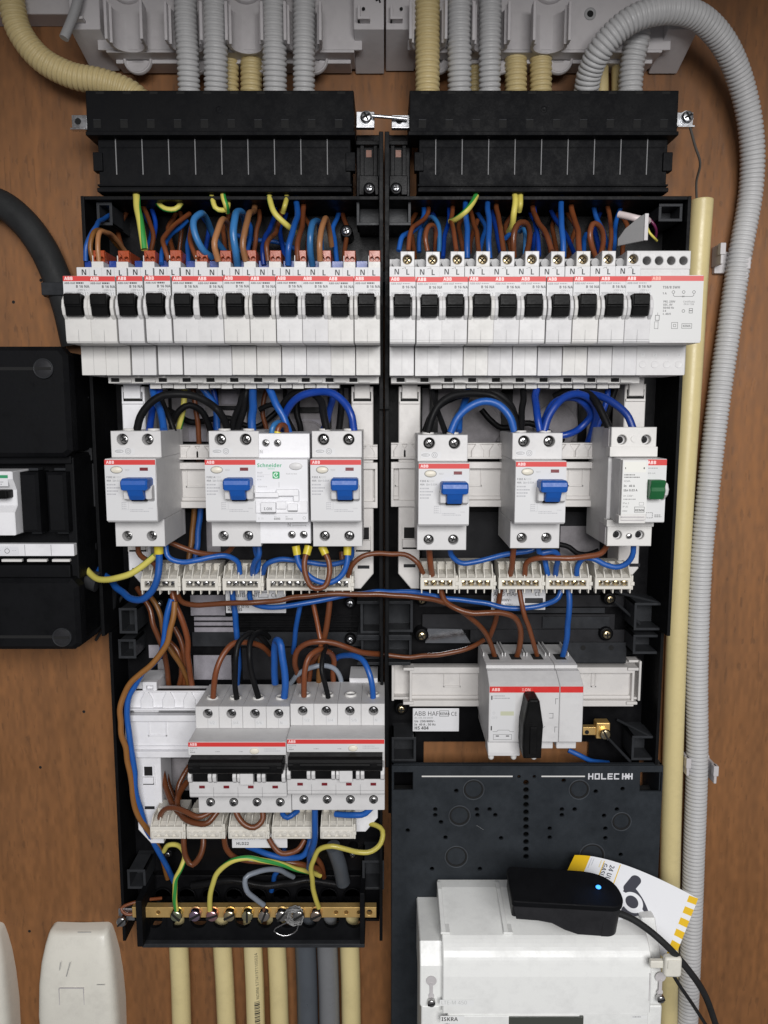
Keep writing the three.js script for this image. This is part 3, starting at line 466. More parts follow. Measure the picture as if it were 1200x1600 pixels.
function rcdTerminals(o, W, yA, yB, zF, holes, z0 = 51, r = 4.0, sr = 2.95) {
  mesh('terminal_cover', [plate(rect(-W / 2, W / 2, yA, yB), holes.map((h) => [h[0], h[1], r]), 9, zF, 0.35), bb(-W / 2 + 0.05, W / 2 - 0.05, yA, yB, z0, zF - 8.9, 0.2)], M.grey, o);
  for (const h of holes) { mesh('screw_well', cyl(r, 0.2, h[0], h[1], zF - 8.5), M.void, o); screw(o, h[0] + 0.1, h[1], zF - 5.6, sr, h[2] ?? M.steel, 'cross', 0.4 + rnd()); }
}
function makeRcd(label, p) {
  const W = 34.8, o = thing('residual_current_device', label, 'residual current device', 'two pole devices with blue levers', p);
  mesh('housing', [prof([[51, -43.5], [106, -43.5], [119, -43.5], [120, -42.5], [121, -29], [120.6, -27], [120, -20], [120, -0.4], [119.6, 0], [51, 0]], W, 0, 0.4), prof([[46, -63], [51, -63], [51, 18], [46, 18]], W, 0, 0.2)], M.grey, o);
  rcdTerminals(o, W, 0.1, 18.4, 106, [[-9.4, 12.6], [8.2, 12.6]]);
  rcdTerminals(o, W, -63, -43.6, 105, [[-9.2, -55.6], [8.2, -55.6]], 51, 3.6, 2.8);
  face('label_print', 34.4, 41.6, 0, -21.4, 121.15, rcdPrint, o);
  face('approval_print', 14, 4.4, -8, 4.4, 106.12, rcdTopPrint, o);
  mesh('test_button', lathe([[3.9, 0], [3.7, 0.5], [3.3, 0.3], [3.2, 0.9], [0.001, 1.2]], 0, 0, 0, 24).scale(1, 0.58, 1).translate(-9.2, -7.4, 121), M.button, o);
  mesh('button_rim', lathe([[4.25, 0], [4.2, 0.35], [3.85, 0.35], [3.8, 0]], 0, 0, 0, 24).scale(1, 0.6, 1).translate(-9.2, -7.4, 121), M.seam, o);
  mesh('flag_window', [bb(6.6, 12.2, -8, -5.8, 120.8, 121.4, 0.1)], M.darkRed, o);
  mesh('lever_cheek', [prof([[119, -28.6], [122, -28.6], [128, -26.5], [129, -21], [127, -18], [119, -17]], 4.4, -1.0, 0.7), prof([[119, -28.6], [122, -28.6], [128, -26.5], [129, -21], [127, -18], [119, -17]], 4.4, 14.0, 0.7)], M.grey, o);
  const lev = mesh('lever', [prof([[119, -12.4], [133, -12.2], [135.4, -13.6], [136, -16.2], [134.8, -20], [119, -20]], 18, 6.4, 1.0)], M.blueToggle, o);
  mesh('lever_foot', [prof([[119, -19.5], [134.6, -19.5], [132, -24], [129.5, -27], [119, -27]], 10.4, 6.5, 0.7)], M.blueToggle, lev);
  mesh('lever_gap', bb(1.3, 11.7, -28.4, -27, 120, 125, 0), M.void, o);
  for (const x of [-9.4, 8.2]) mesh('entry_rim', lathe([[4.4, 0], [4.2, 1.3], [3.2, 1.4], [3, 0]], 0, 0, 0, 18).rotateX(-Math.PI / 2).translate(x, 18.4, 90), M.offWhite, o);
  return o;
}
const rcdAt = (px, py) => { const p = at(px, py, 120); return [p[0] + 17.4, p[1], 0]; };
const rcd1 = makeRcd('blue lever device standing alone beside the black distribution box', rcdAt(163.2, 717));
copyOf(rcd1, 'residual_current_device', 'blue lever device touching the white module with green print', rcdAt(319.8, 717));
copyOf(rcd1, 'residual_current_device', 'blue lever device next to the middle strip, with yellow wire sleeves', rcdAt(484.6, 717));
copyOf(rcd1, 'residual_current_device', 'blue lever device under the black and blue arches, in front of the carrier post', rcdAt(653.8, 723));
copyOf(rcd1, 'residual_current_device', 'blue lever device beneath the coiled blue wires', rcdAt(805.4, 720));
// ---------- white combined device with green print ----------
{
  const W = 36, p = at(397.5, 718, 121), o = thing('combined_breaker', 'white module with green print between two blue lever devices', 'circuit breaker', null, [p[0] + W / 2, p[1], 0]);
  const m = M.carrierCool;
  mesh('housing', [prof([[51, -43.4], [118, -43.4], [121, -42.8], [121, 0], [51, 0]], W, 0, 0.5)], m, o);
  mesh('upper_terminal', [plate(rect(-W / 2, W / 2, 0.1, 17), [[-12.6, 10.4, 2.5], [-4.4, 10.4, 2.5]], 9, 105, 0.35), bb(-W / 2, W / 2, 0, 17, 51, 96.2, 0.2)], m, o);
  mesh('lower_terminal', [plate(rect(-W / 2, W / 2, -60.5, -43.5), [[4.6, -54.4, 2.7], [13, -54.4, 2.7]], 9, 105, 0.35), bb(-W / 2, W / 2, -60.5, -43.5, 51, 96.2, 0.2)], m, o);
  for (const [x, y] of [[-12.6, 10.4], [-4.4, 10.4], [4.6, -54.4], [13, -54.4]]) screw(o, x, y, 102, 2.45, M.steel, 'cross', rr(0, 1.5));
  face('label_print', 35.4, 42.4, 0, -21.6, 121.12, print(35.4, 42.4, (c, w, h) => {
    txt(c, 'Schneider', 1.4, 4.9, 3.5, '#3f9f72', true); txt(c, 'Electric', 8.6, 6.4, 1.5, '#5fae86');
    txt(c, 'Resi9', 1.4, 9.2, 1.5, '#999'); c.fillStyle = '#c2c2c4'; c.fillRect(1.4, 9.8, 8.6, 0.2); txt(c, 'R9 RCB', 1.4, 11.6, 1.4, '#999'); txt(c, 'B 16', 1.4, 13.8, 1.4, '#999');
    c.fillStyle = '#2f9a5f'; c.beginPath(); c.roundRect(11.8, 7.8, 4.8, 4.8, 0.7); c.fill(); c.strokeStyle = '#dff2e6'; c.lineWidth = 0.6; c.beginPath(); c.arc(14.2, 10.2, 1.5, 0.6, 5.4); c.lineTo(14.2, 10.4); c.stroke();
    txt(c, 'R9D01616', 1.6, 18.6, 1.4, '#999'); c.fillStyle = '#888'; c.fillRect(16, 15, 0.2, 3.6); txt(c, 'Push to test', 21, 9.8, 1.4, '#999');
    txt(c, 'B 16', 1.4, 40.8, 1.9, '#bbb'); txt(c, 'Icn', 12.4, 39, 1.2, '#999'); txt(c, '6000', 12.2, 41, 2, '#777', true); txt(c, 'I\u0394n', 20, 39, 1.2, '#999'); txt(c, '30mA', 20, 41, 2, '#777'); c.lineWidth = 0.25; c.strokeStyle = '#999'; c.beginPath(); c.arc(33, 39.6, 0.9, 0, 7); c.stroke();
  }, '#d9d9dc'), o);
  face('terminal_letter', 3, 3.2, -15.6, 4.4, 105.12, print(3, 3.2, (c) => txt(c, 'N', 0.3, 2.7, 3, '#8a8a8a'), '#d9d9dc'), o);
  face('terminal_diagram', 14, 4.6, 8.4, -46.6, 105.12, print(14, 4.6, (c) => { txt(c, 'N', 0.3, 4, 3.4, '#8a8a8a'); c.fillStyle = '#909090'; c.fillRect(4, 0.9, 9.4, 0.25); c.fillRect(4, 3.2, 9.4, 0.25); for (const x of [4, 13.2]) for (const y of [0.4, 2.8]) c.fillRect(x, y, 0.3, 1.1); }, '#d9d9dc'), o);
  mesh('test_button', [lathe([[4.6, 0], [4.4, 0.7], [3.9, 0.5], [3.8, 0.9], [0.001, 1.2]], 0, 0, 0, 24).scale(1, 0.56, 1).translate(10, -4.6, 121)], M.grey, o);
  mesh('toggle', [bb(-17.6, -1.6, -25.6, -22.2, 121, 125, 0.6), bb(-3.6, 12.2, -25, -20, 121, 124, 1.2), bb(8, 12.2, -29, -22, 121, 123.4, 1)], m, o);
  mesh('lower_flap', [bb(-17.8, 17.6, -36.6, -28.2, 121, 122.4, 0.5), bb(-13.8, -3.6, -35.6, -29, 122, 125.2, 0.5), bb(-3.4, 3.4, -33.6, -28.6, 122, 124, 0.5), bb(4.4, 11.2, -34.6, -29.8, 122, 124.4, 0.4)], m, o);
  mesh('flap_gap', [bb(-13.6, -3.8, -36.3, -35.7, 122, 124.6, 0), bb(4.6, 11, -35.2, -34.8, 122, 123.8, 0)], M.seam, o);
  face('switch_print', 7.4, 3, -8.9, -33.2, 125.3, print(7.4, 3, (c) => txt(c, 'I.ON', 1, 2.4, 2.5, '#77777a', true), '#d9d9dc'), o);
}
// ---------- wide old device with the green lever ----------
{
  const p = at(970, 717, 121), o = thing('residual_current_device', 'tall grey device with green lever and printed white panel, nearest the cream pipe', 'residual current device', null, [p[0], p[1], 0]);
  const a = at(956, 666, 105), W = 31.6, x0 = a[0] - p[0], x1 = x0 + 31.4;
  mesh('housing', [prof([[46, -63], [100, -63], [100, 20], [46, 20]], W, (x0 + x1) / 2, 0.4), bb(0, 31.4, -43.6, 0, 98, 121, 0.5)], M.grey, o);
  const pl = (y0, y1, hs, z) => { mesh('terminal_cover', [plate(rect(x0, x1, y0, y1), hs, 8, z, 0.4), bb(x0 - 0.9, x1 + 1, y0 < -10 ? y1 - 5 : y0, y0 < -10 ? y1 : y0 + 7, 96, z + 0.7, 0.4)], M.offWhite, o); for (const h of hs) mesh('screw_well', cyl(h[2], 0.2, h[0], h[1], z - 7.6), M.void, o); };
  pl(0.5, 21, [[x0 + 7.4, 12.4, 3.4], [x0 + 24.4, 12.4, 3.4]], 105);
  pl(-63, -44, [[x0 + 7.2, -55, 3.2], [x0 + 23, -55, 3.2]], 104);
  for (const [x, y] of [[x0 + 7.2, 12], [x0 + 24.2, 12.2], [x0 + 7, -55.2], [x0 + 22.8, -55.2]]) screw(o, x, y, 99, 2.6, M.dim, 'cross', rnd());
  mesh('sealing_plug', cyl(2.4, 1, x0 + 15.9, 13, 105.2), M.offWhite, o); screw(o, x0 + 15.2, -55.6, 104.4, 2.1, M.steel, 'slot', 0.6);
  mesh('front_panel', [bb(0.2, 17.6, -41.4, -0.4, 119, 125, 0.5), bb(-0.8, 17.4, -43.8, -38.2, 116, 124.6, 0.6)], M.offWhite, o);
  mesh('panel_ridge', [bb(0.4, 16.4, -39.8, -38.8, 124, 125.6, 0.3), bb(0.4, 16.4, -41.8, -41, 124, 125.2, 0.3)], M.clip, o);
  face('label_print', 17, 36.4, 8.9, -19, 125.12, print(17, 36.4, (c) => {
    c.fillStyle = '#dcdbd4'; c.fillRect(1, 0.8, 14.6, 7.2); c.fillStyle = '#333'; c.fillRect(1.6, 4.6, 0.5, 1.2); c.fillRect(14, 4.6, 0.8, 1.2);
    lines(c, 1, 9.4, 12, 2, 1.6, '#555'); txt(c, 'KEMA', 1, 14.6, 1.7, '#777'); txt(c, 'In   40 A', 1, 18, 2, '#333', true); txt(c, 'I\u0394n 0.03 A', 1, 21, 2, '#333', true);
    txt(c, 'Un 230V~', 0.8, 24.6, 1.7, '#666'); lines(c, 1, 26, 13, 1, 1.4, '#777'); txt(c, 'IPxx 2', 0.8, 29.6, 1.6, '#666'); txt(c, 'IP 20', 0.8, 32, 1.6, '#666'); txt(c, 'R302', 0.8, 35, 1.5, '#666'); outline(c, 9, 31.6, 6.6, 3.6, 0.25, '#333'); txt(c, 'KEMA', 9.4, 34.6, 2.2, '#333', true); outline(c, 12, 28.4, 3, 2, 0.2, '#888');
  }, '#d6d6d4'), o);
  face('side_print', 13.4, 42.4, 24.6, -21.6, 121.12, print(13.4, 42.4, (c) => { c.fillStyle = RED; c.fillRect(0, 0, 13.4, 4); txt(c, 'ABB', 0.5, 3.2, 3, '#f0dede', true); lines(c, 0.5, 5.6, 11, 1, 1.4, '#8a8a8d'); txt(c, '400 mA', 0.5, 10, 1.6, '#888'); c.strokeStyle = '#444'; c.lineWidth = 0.35; c.setLineDash([0.8, 0.4]); c.strokeRect(0.8, 36.4, 4.4, 3.6); c.setLineDash([]); lines(c, 6.6, 37.8, 5, 2, 1.2, '#555'); }, '#cecece'), o);
  mesh('lever', [prof([[118, -14], [131, -13.6], [132.4, -15], [130.6, -18.6], [131.6, -21], [129, -26.6], [118, -26.6]], 10, 22.8, 0.7)], M.greenToggle, o);
  mesh('lever_cheek', prof([[117, -28], [122, -28], [128, -24], [129.4, -20], [127, -16], [117, -14]], 3, 29.4, 0.8), M.grey, o);
  mesh('side_slot', bb(x0 - 0.5, x0 - 0.1, 6, 20, 84, 100, 0), M.clip, o); mesh('side_slot', bb(x0 - 0.5, x0 - 0.1, -62, -48, 84, 100, 0), M.clip, o);
}

// ---------- four pole breakers ----------
const fourPrint = print(69.4, 8.6, (c, w, h) => { c.fillStyle = RED; c.fillRect(0, 0, w, 3.2); txt(c, 'ABB', 1, 2.55, 2.7, '#f2dede', true); txt(c, 'DS203 N', 1, 5, 1.4, '#888'); txt(c, 'B 16', 1, 6.4, 1.2, '#888'); txt(c, '30mA', 1, 7.9, 1.4, '#777', true); lines(c, 19, 6.6, 6, 1, 1.3, '#999'); lines(c, 36, 6.6, 3, 1, 1.3, '#999'); lines(c, 54, 4.6, 13, 2, 1.5, '#b0b0b3'); }, FACE);
const poleNum = ['1/2', '3/4', '5/6', 'N'].map((s) => print(6, 3.4, (c) => txt(c, s, 0.4, 2.8, 2.9, '#a9a9a9'), FACE));
function makeFour(label, p) {
  const W = 70, o = thing('four_pole_breaker', label, 'circuit breaker', 'four pole breakers with black toggle bars', p);
  mesh('housing', [prof([[48, -66.8], [95, -66.8], [95, -42.2], [119, -42.2], [120, -41], [121, -29.6], [112, -29.6], [112, -9.6], [120, -9.6], [120, -0.5], [119.5, 0], [48, 0]], W, 0, 0.4)], M.grey, o);
  mesh('pole_seam', [-17.5, 0, 17.5].map((x) => bx(0.2, 12, 0.1, x, -36, 120.6, 0)).concat([bx(W - 1, 0.15, 0.1, 0, -38.4, 120.4, 0)]), M.seam, o);
  for (let i = 0; i < 4; i++) {
    const x = -26.25 + i * 17.5;
    mesh('terminal_block', [plate(rect(x - 8.68, x + 8.68, 0.1, 16.9), [[x + 0.4, 11.4, 3.6]], 7, 96, 0.3), bb(x - 8.68, x + 8.68, 0.05, 16.8, 48, 89.2, 0.3)], M.grey, o);
    mesh('screw_well', cyl(3.6, 0.2, x + 0.4, 11.4, 89.5), M.void, o); screw(o, x + 0.4, 10.4, 90.2, 2.7, M.darkSteel, 'cross', rnd());
    mesh('block_seam', bx(0.15, 7, 0.1, x + 0.4, 4, 96.03, 0), M.seam, o);
    face('pole_number', 6, 3.4, x + 3.9, 4.4, 96.12, poleNum[i], o);
    mesh('entry_collar', lathe([[4.6, 0], [4.4, 1.5], [3.2, 1.6], [3, 0]], 0, 0, 0, 20).rotateX(-Math.PI / 2).translate(x + 0.4, 16.8, 78), M.offWhite, o);
    mesh('entry_well', cyl(3.1, 0.2, 0, 0, 0, 18).rotateX(Math.PI / 2).translate(x + 0.4, 17.1, 78), M.midGrey, o);
    mesh('pole_toggle', bb(x - 5.6, x + 5.6, -29.2, -20, 112, 121.5, 0.4), M.toggle, o);
    for (const s of [-1, 1]) mesh('cheek', prof([[112, -30], [121.5, -30], [124.4, -27.6], [125.4, -24], [123, -19.8], [112, -19.4]], 2.6, x + s * 7.1, 0.3), M.grey, o);
    if (i === 2) mesh('toggle_cap', bb(x - 6, x + 3.4, -29, -20.6, 119, 127, 0.5), M.grey, o);
    mesh('flag_window', bb(x - 1.4, x + 2.6, -34.4, -32.4, 120.2, 121.1, 0), M.darkRed, o);
    mesh('lower_well', cyl(3.4, 0.2, x + 0.4, -58.4, 95), M.void, o); screw(o, x + 0.4, -58.4, 95.6, 2.9, M.steel, 'cross', rr(0.2, 1.4));
  }
  mesh('toggle_bar', [prof([[112, -10], [127, -9.8], [129.6, -11], [130.6, -15], [129.6, -18.6], [127, -20.6], [112, -20.6]], 66.5, 0.2, 0.5), bx(66, 0.5, 0.6, 0, -13.4, 130.2, 0), bx(5, 3.4, 1, 27, -14.6, 130.4, 0.3), bx(5, 3.4, 1, -27, -14.6, 130.4, 0.3)], M.toggle, o);
  face('label_print', 69.4, 8.6, 0, -4.5, 120.14, fourPrint, o);
  mesh('test_button', lathe([[3.4, 0], [3.2, 0.8], [2.9, 0.6], [2.8, 1], [0.001, 1.2]], 0, 0, 0, 24).scale(1, 0.66, 1).translate(12.4, -6.6, 120.2), M.button, o);
  return o;
}
const f1 = at(293.4, 1159.5, 120), f2 = at(447.6, 1155, 120);
const four = makeFour('four pole breaker with brown, black and blue wires entering its top', [f1[0] + 35, f1[1], 0]);
copyOf(four, 'four_pole_breaker', 'four pole breaker next to the middle strip, third top entry left empty', [f2[0] + 35, f2[1], 0]);

// ---------- rotary main switch ----------
{
  const z = 92, p = at(764.5, 1072, z), o = thing('main_switch', 'grey main switch with black rotary handle', 'main switch', null, [p[0], p[1], 0]);
  const W = 52.6, W2 = 17.6, lo = at(0, 1160, z)[1] - p[1], sh = at(0, 1037, 70)[1] - p[1];
  for (const [x0, x1, n] of [[0, W - 0.15, 'housing'], [W + 0.15, W + W2, 'neutral_module']]) {
    const w = x1 - x0, xc = (x0 + x1) / 2;
    mesh(n, [prof([[20, lo], [z - 0.6, lo], [z, lo + 0.6], [z, -0.2], [z - 4, 2], [78, 7], [72, 7], [72, sh - 0.5], [68, sh], [20, sh]], w, xc, 0.4), prof([[20, lo - 10], [80, lo - 10], [80, lo], [20, lo]], w - 2.4, xc, 0.4)], M.grey, o);
  }
  mesh('red_strip', [bb(0.3, W - 0.5, -5, -0.3, z - 1, z + 0.25, 0.1), bb(W + 0.4, W + W2 - 0.3, -5, -0.3, z - 1, z + 0.25, 0.1)], M.red, o);
  const redBg = '#c9352f';
  face('brand_print', 9, 3.8, 5.6, -2.7, z + 0.4, print(9, 3.8, (c) => txt(c, 'ABB', 0.8, 3, 3.2, '#f0d0cc', true), redBg), o);
  face('position_print', 9, 3.8, 28, -2.7, z + 0.4, print(9, 3.8, (c) => txt(c, 'I.ON', 1, 3, 3, '#f0d0cc'), redBg), o);
  face('label_print', 18.6, 36, 10.4, -24, z + 0.14, print(18.6, 36, (c) => { lines(c, 2, 1.2, 13, 2, 1.8, '#9a9a9d'); c.fillStyle = '#333'; c.fillRect(0.5, 1.4, 0.9, 3.2); c.fillRect(0.5, 25, 0.9, 3.4); txt(c, 'O', 1.6, 16, 3, '#b6b6b8'); txt(c, 'OFF', 1, 19.6, 2.6, '#b6b6b8'); c.fillStyle = '#b9bba2'; c.fillRect(7.6, 13.6, 10, 3.2); c.strokeStyle = '#666'; c.lineWidth = 0.25; c.beginPath(); c.moveTo(2, 29.4); c.lineTo(5, 29.4); c.lineTo(6, 28.2); c.lineTo(14, 28.2); c.lineTo(15, 29.4); c.lineTo(18, 29.4); c.stroke(); c.strokeRect(2.6, 31.6, 13.6, 4); c.fillStyle = '#555'; c.fillRect(4.4, 32.4, 2.4, 0.9); c.fillRect(12, 32.4, 2.4, 0.9); }, FACE), o);
  mesh('side_mark', [bb(49.4, 51.6, -10, -9.6, z, z + 0.1, 0), bb(49.4, 49.8, -14, -9.6, z, z + 0.1, 0), bb(45, 48.2, -21.4, -21, z, z + 0.1, 0), bb(45, 48.2, -25, -24.6, z, z + 0.1, 0), bb(47.8, 48.2, -25, -21, z, z + 0.1, 0), bb(49.4, 51.6, -32, -31.6, z, z + 0.1, 0), bb(49.4, 49.8, -36, -31.6, z, z + 0.1, 0), bx(5.6, 0.4, 0.1, 0, 0, 0, 0).rotateZ(0.7).translate(40, -33, z + 0.05)], M.seam, o);
  const hx = 30, h0 = at(0, 1089, 108)[1] - p[1] - 1.5, h1 = at(0, 1184, 108)[1] - p[1];
  const hs = new THREE.Shape(); [[hx - 6.4, h1], [hx + 6.4, h1], [hx + 7.4, h0 - 20], [hx + 4.4, h0 - 1.6], [hx + 3, h0], [hx - 3, h0], [hx - 4.4, h0 - 1.6], [hx - 7.4, h0 - 20], [hx - 7.6, h1 + 8]].forEach((q, i) => i ? hs.lineTo(q[0], q[1]) : hs.moveTo(q[0], q[1]));
  mesh('rotary_handle', [new THREE.ExtrudeGeometry(hs, { depth: 16, bevelEnabled: true, bevelSize: 1.4, bevelThickness: 2, bevelOffset: -1.4, bevelSegments: 2 }).translate(0, 0, z + 0.2), bb(hx - 5, hx + 5, h0 - 18, h0 - 17.4, z + 17.8, z + 18.6, 0.1), bb(hx - 2.6, hx + 2.6, h1 + 4, h0 - 20, z + 17, z + 19.6, 0.6)], M.toggle, o);
  mesh('lower_bracket', prof([[76, lo - 10.5], [92, lo - 10.5], [92, lo - 8], [86, lo], [76, lo]], 24, 12, 0.5), M.grey, o);
  for (const x of [3.4, 20.6, 36]) mesh('foot_peg', new THREE.CapsuleGeometry(2.3, 3, 4, 12).translate(x, lo - 13.4, 84), M.offWhite, o);
  for (let i = 0; i < 4; i++) {
    const x = 8.4 + i * 17.1 + (i === 3 ? 0.8 : 0); mesh('screw_well', cyl(2.9, 0.2, x, sh - 6.6, 72.1), M.void, o); screw(o, x, sh - 6.6, 71.6, 2.6, i === 3 ? M.dim : M.brassScrew, 'cross', rnd());
    mesh('entry_slot', bb(x - 4, x + 4, sh - 0.4, sh + 0.15, 46, 60, 0), M.void, o);
    mesh('entry_wall', [bb(x - 8.2, x - 7.2, sh, sh + 3, 22, 52, 0.3), bb(x + 6.6, x + 7.6, sh, sh + 3, 22, 52, 0.3)], M.grey, o);
  }
}

// ---------- white carriers: posts, rails, pointed guide strips ----------
function post(o, px0, px1, py0, py1, z, mat, feet, latchTop) {
  const a = at(px0, py0, z), b = at(px1, py0, z), c = at(px0, py1, z), w = b[0] - a[0], x0 = a[0], x1 = b[0], yT = a[1], yB = c[1];
  const pts = [[x0, yT], [x0, yB + (feet < 0 ? 0 : feet ? 12 : 0)], [x0 + (feet > 0 ? 10 : 0), yB], [x1 - (feet < 0 ? 10 : 0), yB], [x1, yB + (feet < 0 ? 12 : 0)], [x1, yT]];
  const ps = mesh('post', [plate(pts, [], 30, z, 0.6)], mat, o);
  if (latchTop) mesh('latch', [bb(x0 + 2.4, x1 - 2.4, yT - 9, yT + 6, z - 2, z + 2.6, 0.6), bb(x0 + 0.6, x1 - 0.6, yT - 13, yT - 11, z, z + 1.6, 0.3)], mat, ps), mesh('latch_gap', [bb(x0 + 1.6, x1 - 1.6, yT - 11, yT - 9.2, z - 1, z + 0.15, 0), bb(x0 + 1.4, x0 + 2.2, yT - 11, yT - 4, z - 1, z + 0.15, 0), bb(x1 - 2.2, x1 - 1.4, yT - 11, yT - 4, z - 1, z + 0.15, 0)], M.void, ps);
  return { ps, x0, x1, yT, yB };
}
function latchAt(ps, px0, px1, py0, py1, z, mat) { const a = at(px0, py0, z), b = at(px1, py1, z); mesh('latch', [bb(a[0] + 1.5, b[0] - 1.5, b[1] + 1.6, (a[1] + b[1]) / 2 - 1, z - 1, z + 2.4, 0.5), bb(a[0] + 0.4, a[0] + 1.4, b[1], a[1], z - 1, z + 1, 0.2), bb(b[0] - 1.4, b[0] - 0.4, b[1], a[1], z - 1, z + 1, 0.2)], mat, ps); mesh('latch_gap', [bb(a[0] + 2.6, b[0] - 2.6, (a[1] + b[1]) / 2 - 0.5, a[1] - 1, z - 1, z + 0.15, 0), bb(a[0] + 1, b[0] - 1, b[1], b[1] + 1.4, z - 1, z + 0.2, 0)], M.void, ps); }
function slotAt(ps, px, py, w, z) { const p = at(px, py, z); mesh('slot', [bb(p[0] - w, p[0] + w, p[1] - 1.3, p[1] + 1.3, z - 1, z + 0.12, 0)], M.dim, ps); }
function rail(o, px0, px1, pyA, pyB, pyC, pyD, z, mat, tabs, win) {      // pointed strip pyA..pyB and channel pyC..pyD
  const a = at(px0, pyA, z), b = at(px1, pyB, z), c = at(px0, pyC, z), d = at(px1, pyD, z);
  if (pyA < pyB) {
    const st = mesh('guide_strip', [bb(a[0], b[0], b[1], a[1], z - 14, z - 3.4, 0.4), bb(a[0], b[0], b[1], b[1] + 1.4, z - 6, z + 0.6, 0.3), bb(a[0], b[0], a[1] - 1, a[1], z - 8, z - 1.6, 0.3)], mat, o);
    for (const px of tabs) { const p = at(px, (pyA + pyB) / 2, z), h = (a[1] - b[1]) / 2; mesh('pointed_tab', plate([[p[0] - 4.8, p[1] - h + 1], [p[0] + 4.8, p[1] - h + 1], [p[0] + 4.8, p[1] + 0.2], [p[0] + 1.4, p[1] + h - 0.6], [p[0] - 1.4, p[1] + h - 0.6], [p[0] - 4.8, p[1] + 0.2]], [], 3, z - 1.4, 0.5), mat, st); }
  }
  const h = c[1] - d[1];
  const ch = mesh('rail', [bb(c[0], d[0], d[1], c[1], z - 10, z - 6, 0.3), bb(c[0], d[0], c[1] - 5, c[1], z - 8, z, 0.5), bb(c[0], d[0], d[1], d[1] + 5, z - 8, z, 0.5), bb(c[0], d[0], d[1] + 5, d[1] + 8, z - 8, z - 3.6, 0.8), bb(c[0], c[0] + 2, d[1], c[1], z - 8, z - 0.4, 0.4), bb(d[0] - 2, d[0], d[1], c[1], z - 8, z - 0.4, 0.4)], mat, o);
  for (const [w0, w1] of win) { const p = at(w0, pyC, z - 6), q = at(w1, pyC, z - 6); mesh('window_frame', [bb(p[0], q[0], c[1] - h * 0.56, c[1] - h * 0.52, z - 7, z - 5, 0.2), bb(p[0], p[0] + 1, c[1] - h * 0.56, c[1] - 5, z - 7, z - 5, 0.2), bb(q[0] - 1, q[0], c[1] - h * 0.56, c[1] - 5, z - 7, z - 5, 0.2)], mat, ch); }
  return ch;
}
{
  const o = thing('device_carrier', 'white plastic carrier behind the three blue lever devices and white module', 'device carrier', 'white plastic device carriers');
  const p1 = post(o, 189, 225, 604, 915, 54, M.carrierCool, 1, true), p2 = post(o, 549, 583, 604, 920, 54, M.carrier, -1, true);
  latchAt(p2.ps, 553, 582, 822, 862, 54, M.carrier); latchAt(p1.ps, 198, 232, 822, 862, 54, M.carrier); slotAt(p2.ps, 568, 886, 4.6, 54); slotAt(p1.ps, 216, 890, 4.6, 54);
  rail(o, 196, 590, 695, 718, 723, 794, 57, M.carrier, [205, 300, 315, 575], [[290, 322], [470, 492]]);
  const r = thing('device_carrier', 'pale plastic carrier behind the two blue lever devices and green lever device', 'device carrier', 'white plastic device carriers');
  const p3 = post(r, 623, 657, 604, 920, 54, M.carrier, 1, true), p4 = post(r, 977, 1010, 600, 912, 54, M.carrier, -1, true);
  latchAt(p3.ps, 626, 654, 822, 858, 54, M.carrier); slotAt(p3.ps, 640, 884, 4.6, 54); slotAt(p4.ps, 990, 883, 5, 54);
  rail(r, 611, 1006, 692, 717, 722, 792, 57, M.carrier, [625, 640, 747, 775, 888, 910, 930], [[617, 649], [732, 753], [888, 912]]);
  const l = thing('device_carrier', 'bright white plastic carrier beside the four pole breakers', 'device carrier', 'white plastic device carriers');
  const p5 = post(l, 206, 246, 1066, 1318, 50, M.carrierCool, 1, false); latchAt(p5.ps, 220, 244, 1196, 1226, 50, M.carrierCool); slotAt(p5.ps, 234, 1262, 4, 50);
  const p6 = post(l, 546, 590, 1060, 1300, 50, M.carrierCool, -1, false);
  rail(l, 194, 592, 1081, 1110, 1118, 1184, 57, M.carrierCool, [228, 262, 295], [[231, 260]]);
  { const c = at(222, 1066, 54), d = at(245, 1082, 54); mesh('clip_frame', [plate(rect(c[0], d[0], d[1], c[1]), [rect(c[0] + 3, d[0] - 3, d[1] + 2, c[1] - 3)], 6, 54, 0.4)], M.carrierCool, l); }
  const m = thing('device_carrier', 'pale mounting bracket with flared ends carrying the main switch', 'device carrier', 'white plastic device carriers');
  rail(m, 640, 990, 0, 0, 1043, 1104, 30, M.carrier, [], [[693, 720], [924, 932]]);
  for (const [x0, x1, s] of [[612, 641, 1], [985, 1001, -1]]) { const a = at(x0, 1034, 28), b = at(x1, 1096, 28), w = b[0] - a[0]; mesh('flared_end', [bb(a[0], b[0], b[1], a[1], 12, 15, 0.5), bb(a[0], b[0], a[1] - 2, a[1], 12, 24, 0.5), bb(a[0], b[0], b[1], b[1] + 2, 12, 24, 0.5), bb(s > 0 ? b[0] - 6 : a[0] - 3, s > 0 ? b[0] + 3 : a[0] + 6, a[1] - 6.4, a[1] - 4, 20, 32, 0.5), bb(s > 0 ? b[0] - 6 : a[0] - 3, s > 0 ? b[0] + 3 : a[0] + 6, b[1] - 1.4, b[1] + 1, 20, 32, 0.5), bb(s > 0 ? a[0] : b[0] - 2, s > 0 ? a[0] + 2 : b[0], b[1], a[1], 12, 27, 0.5)], M.carrier, m); }
}

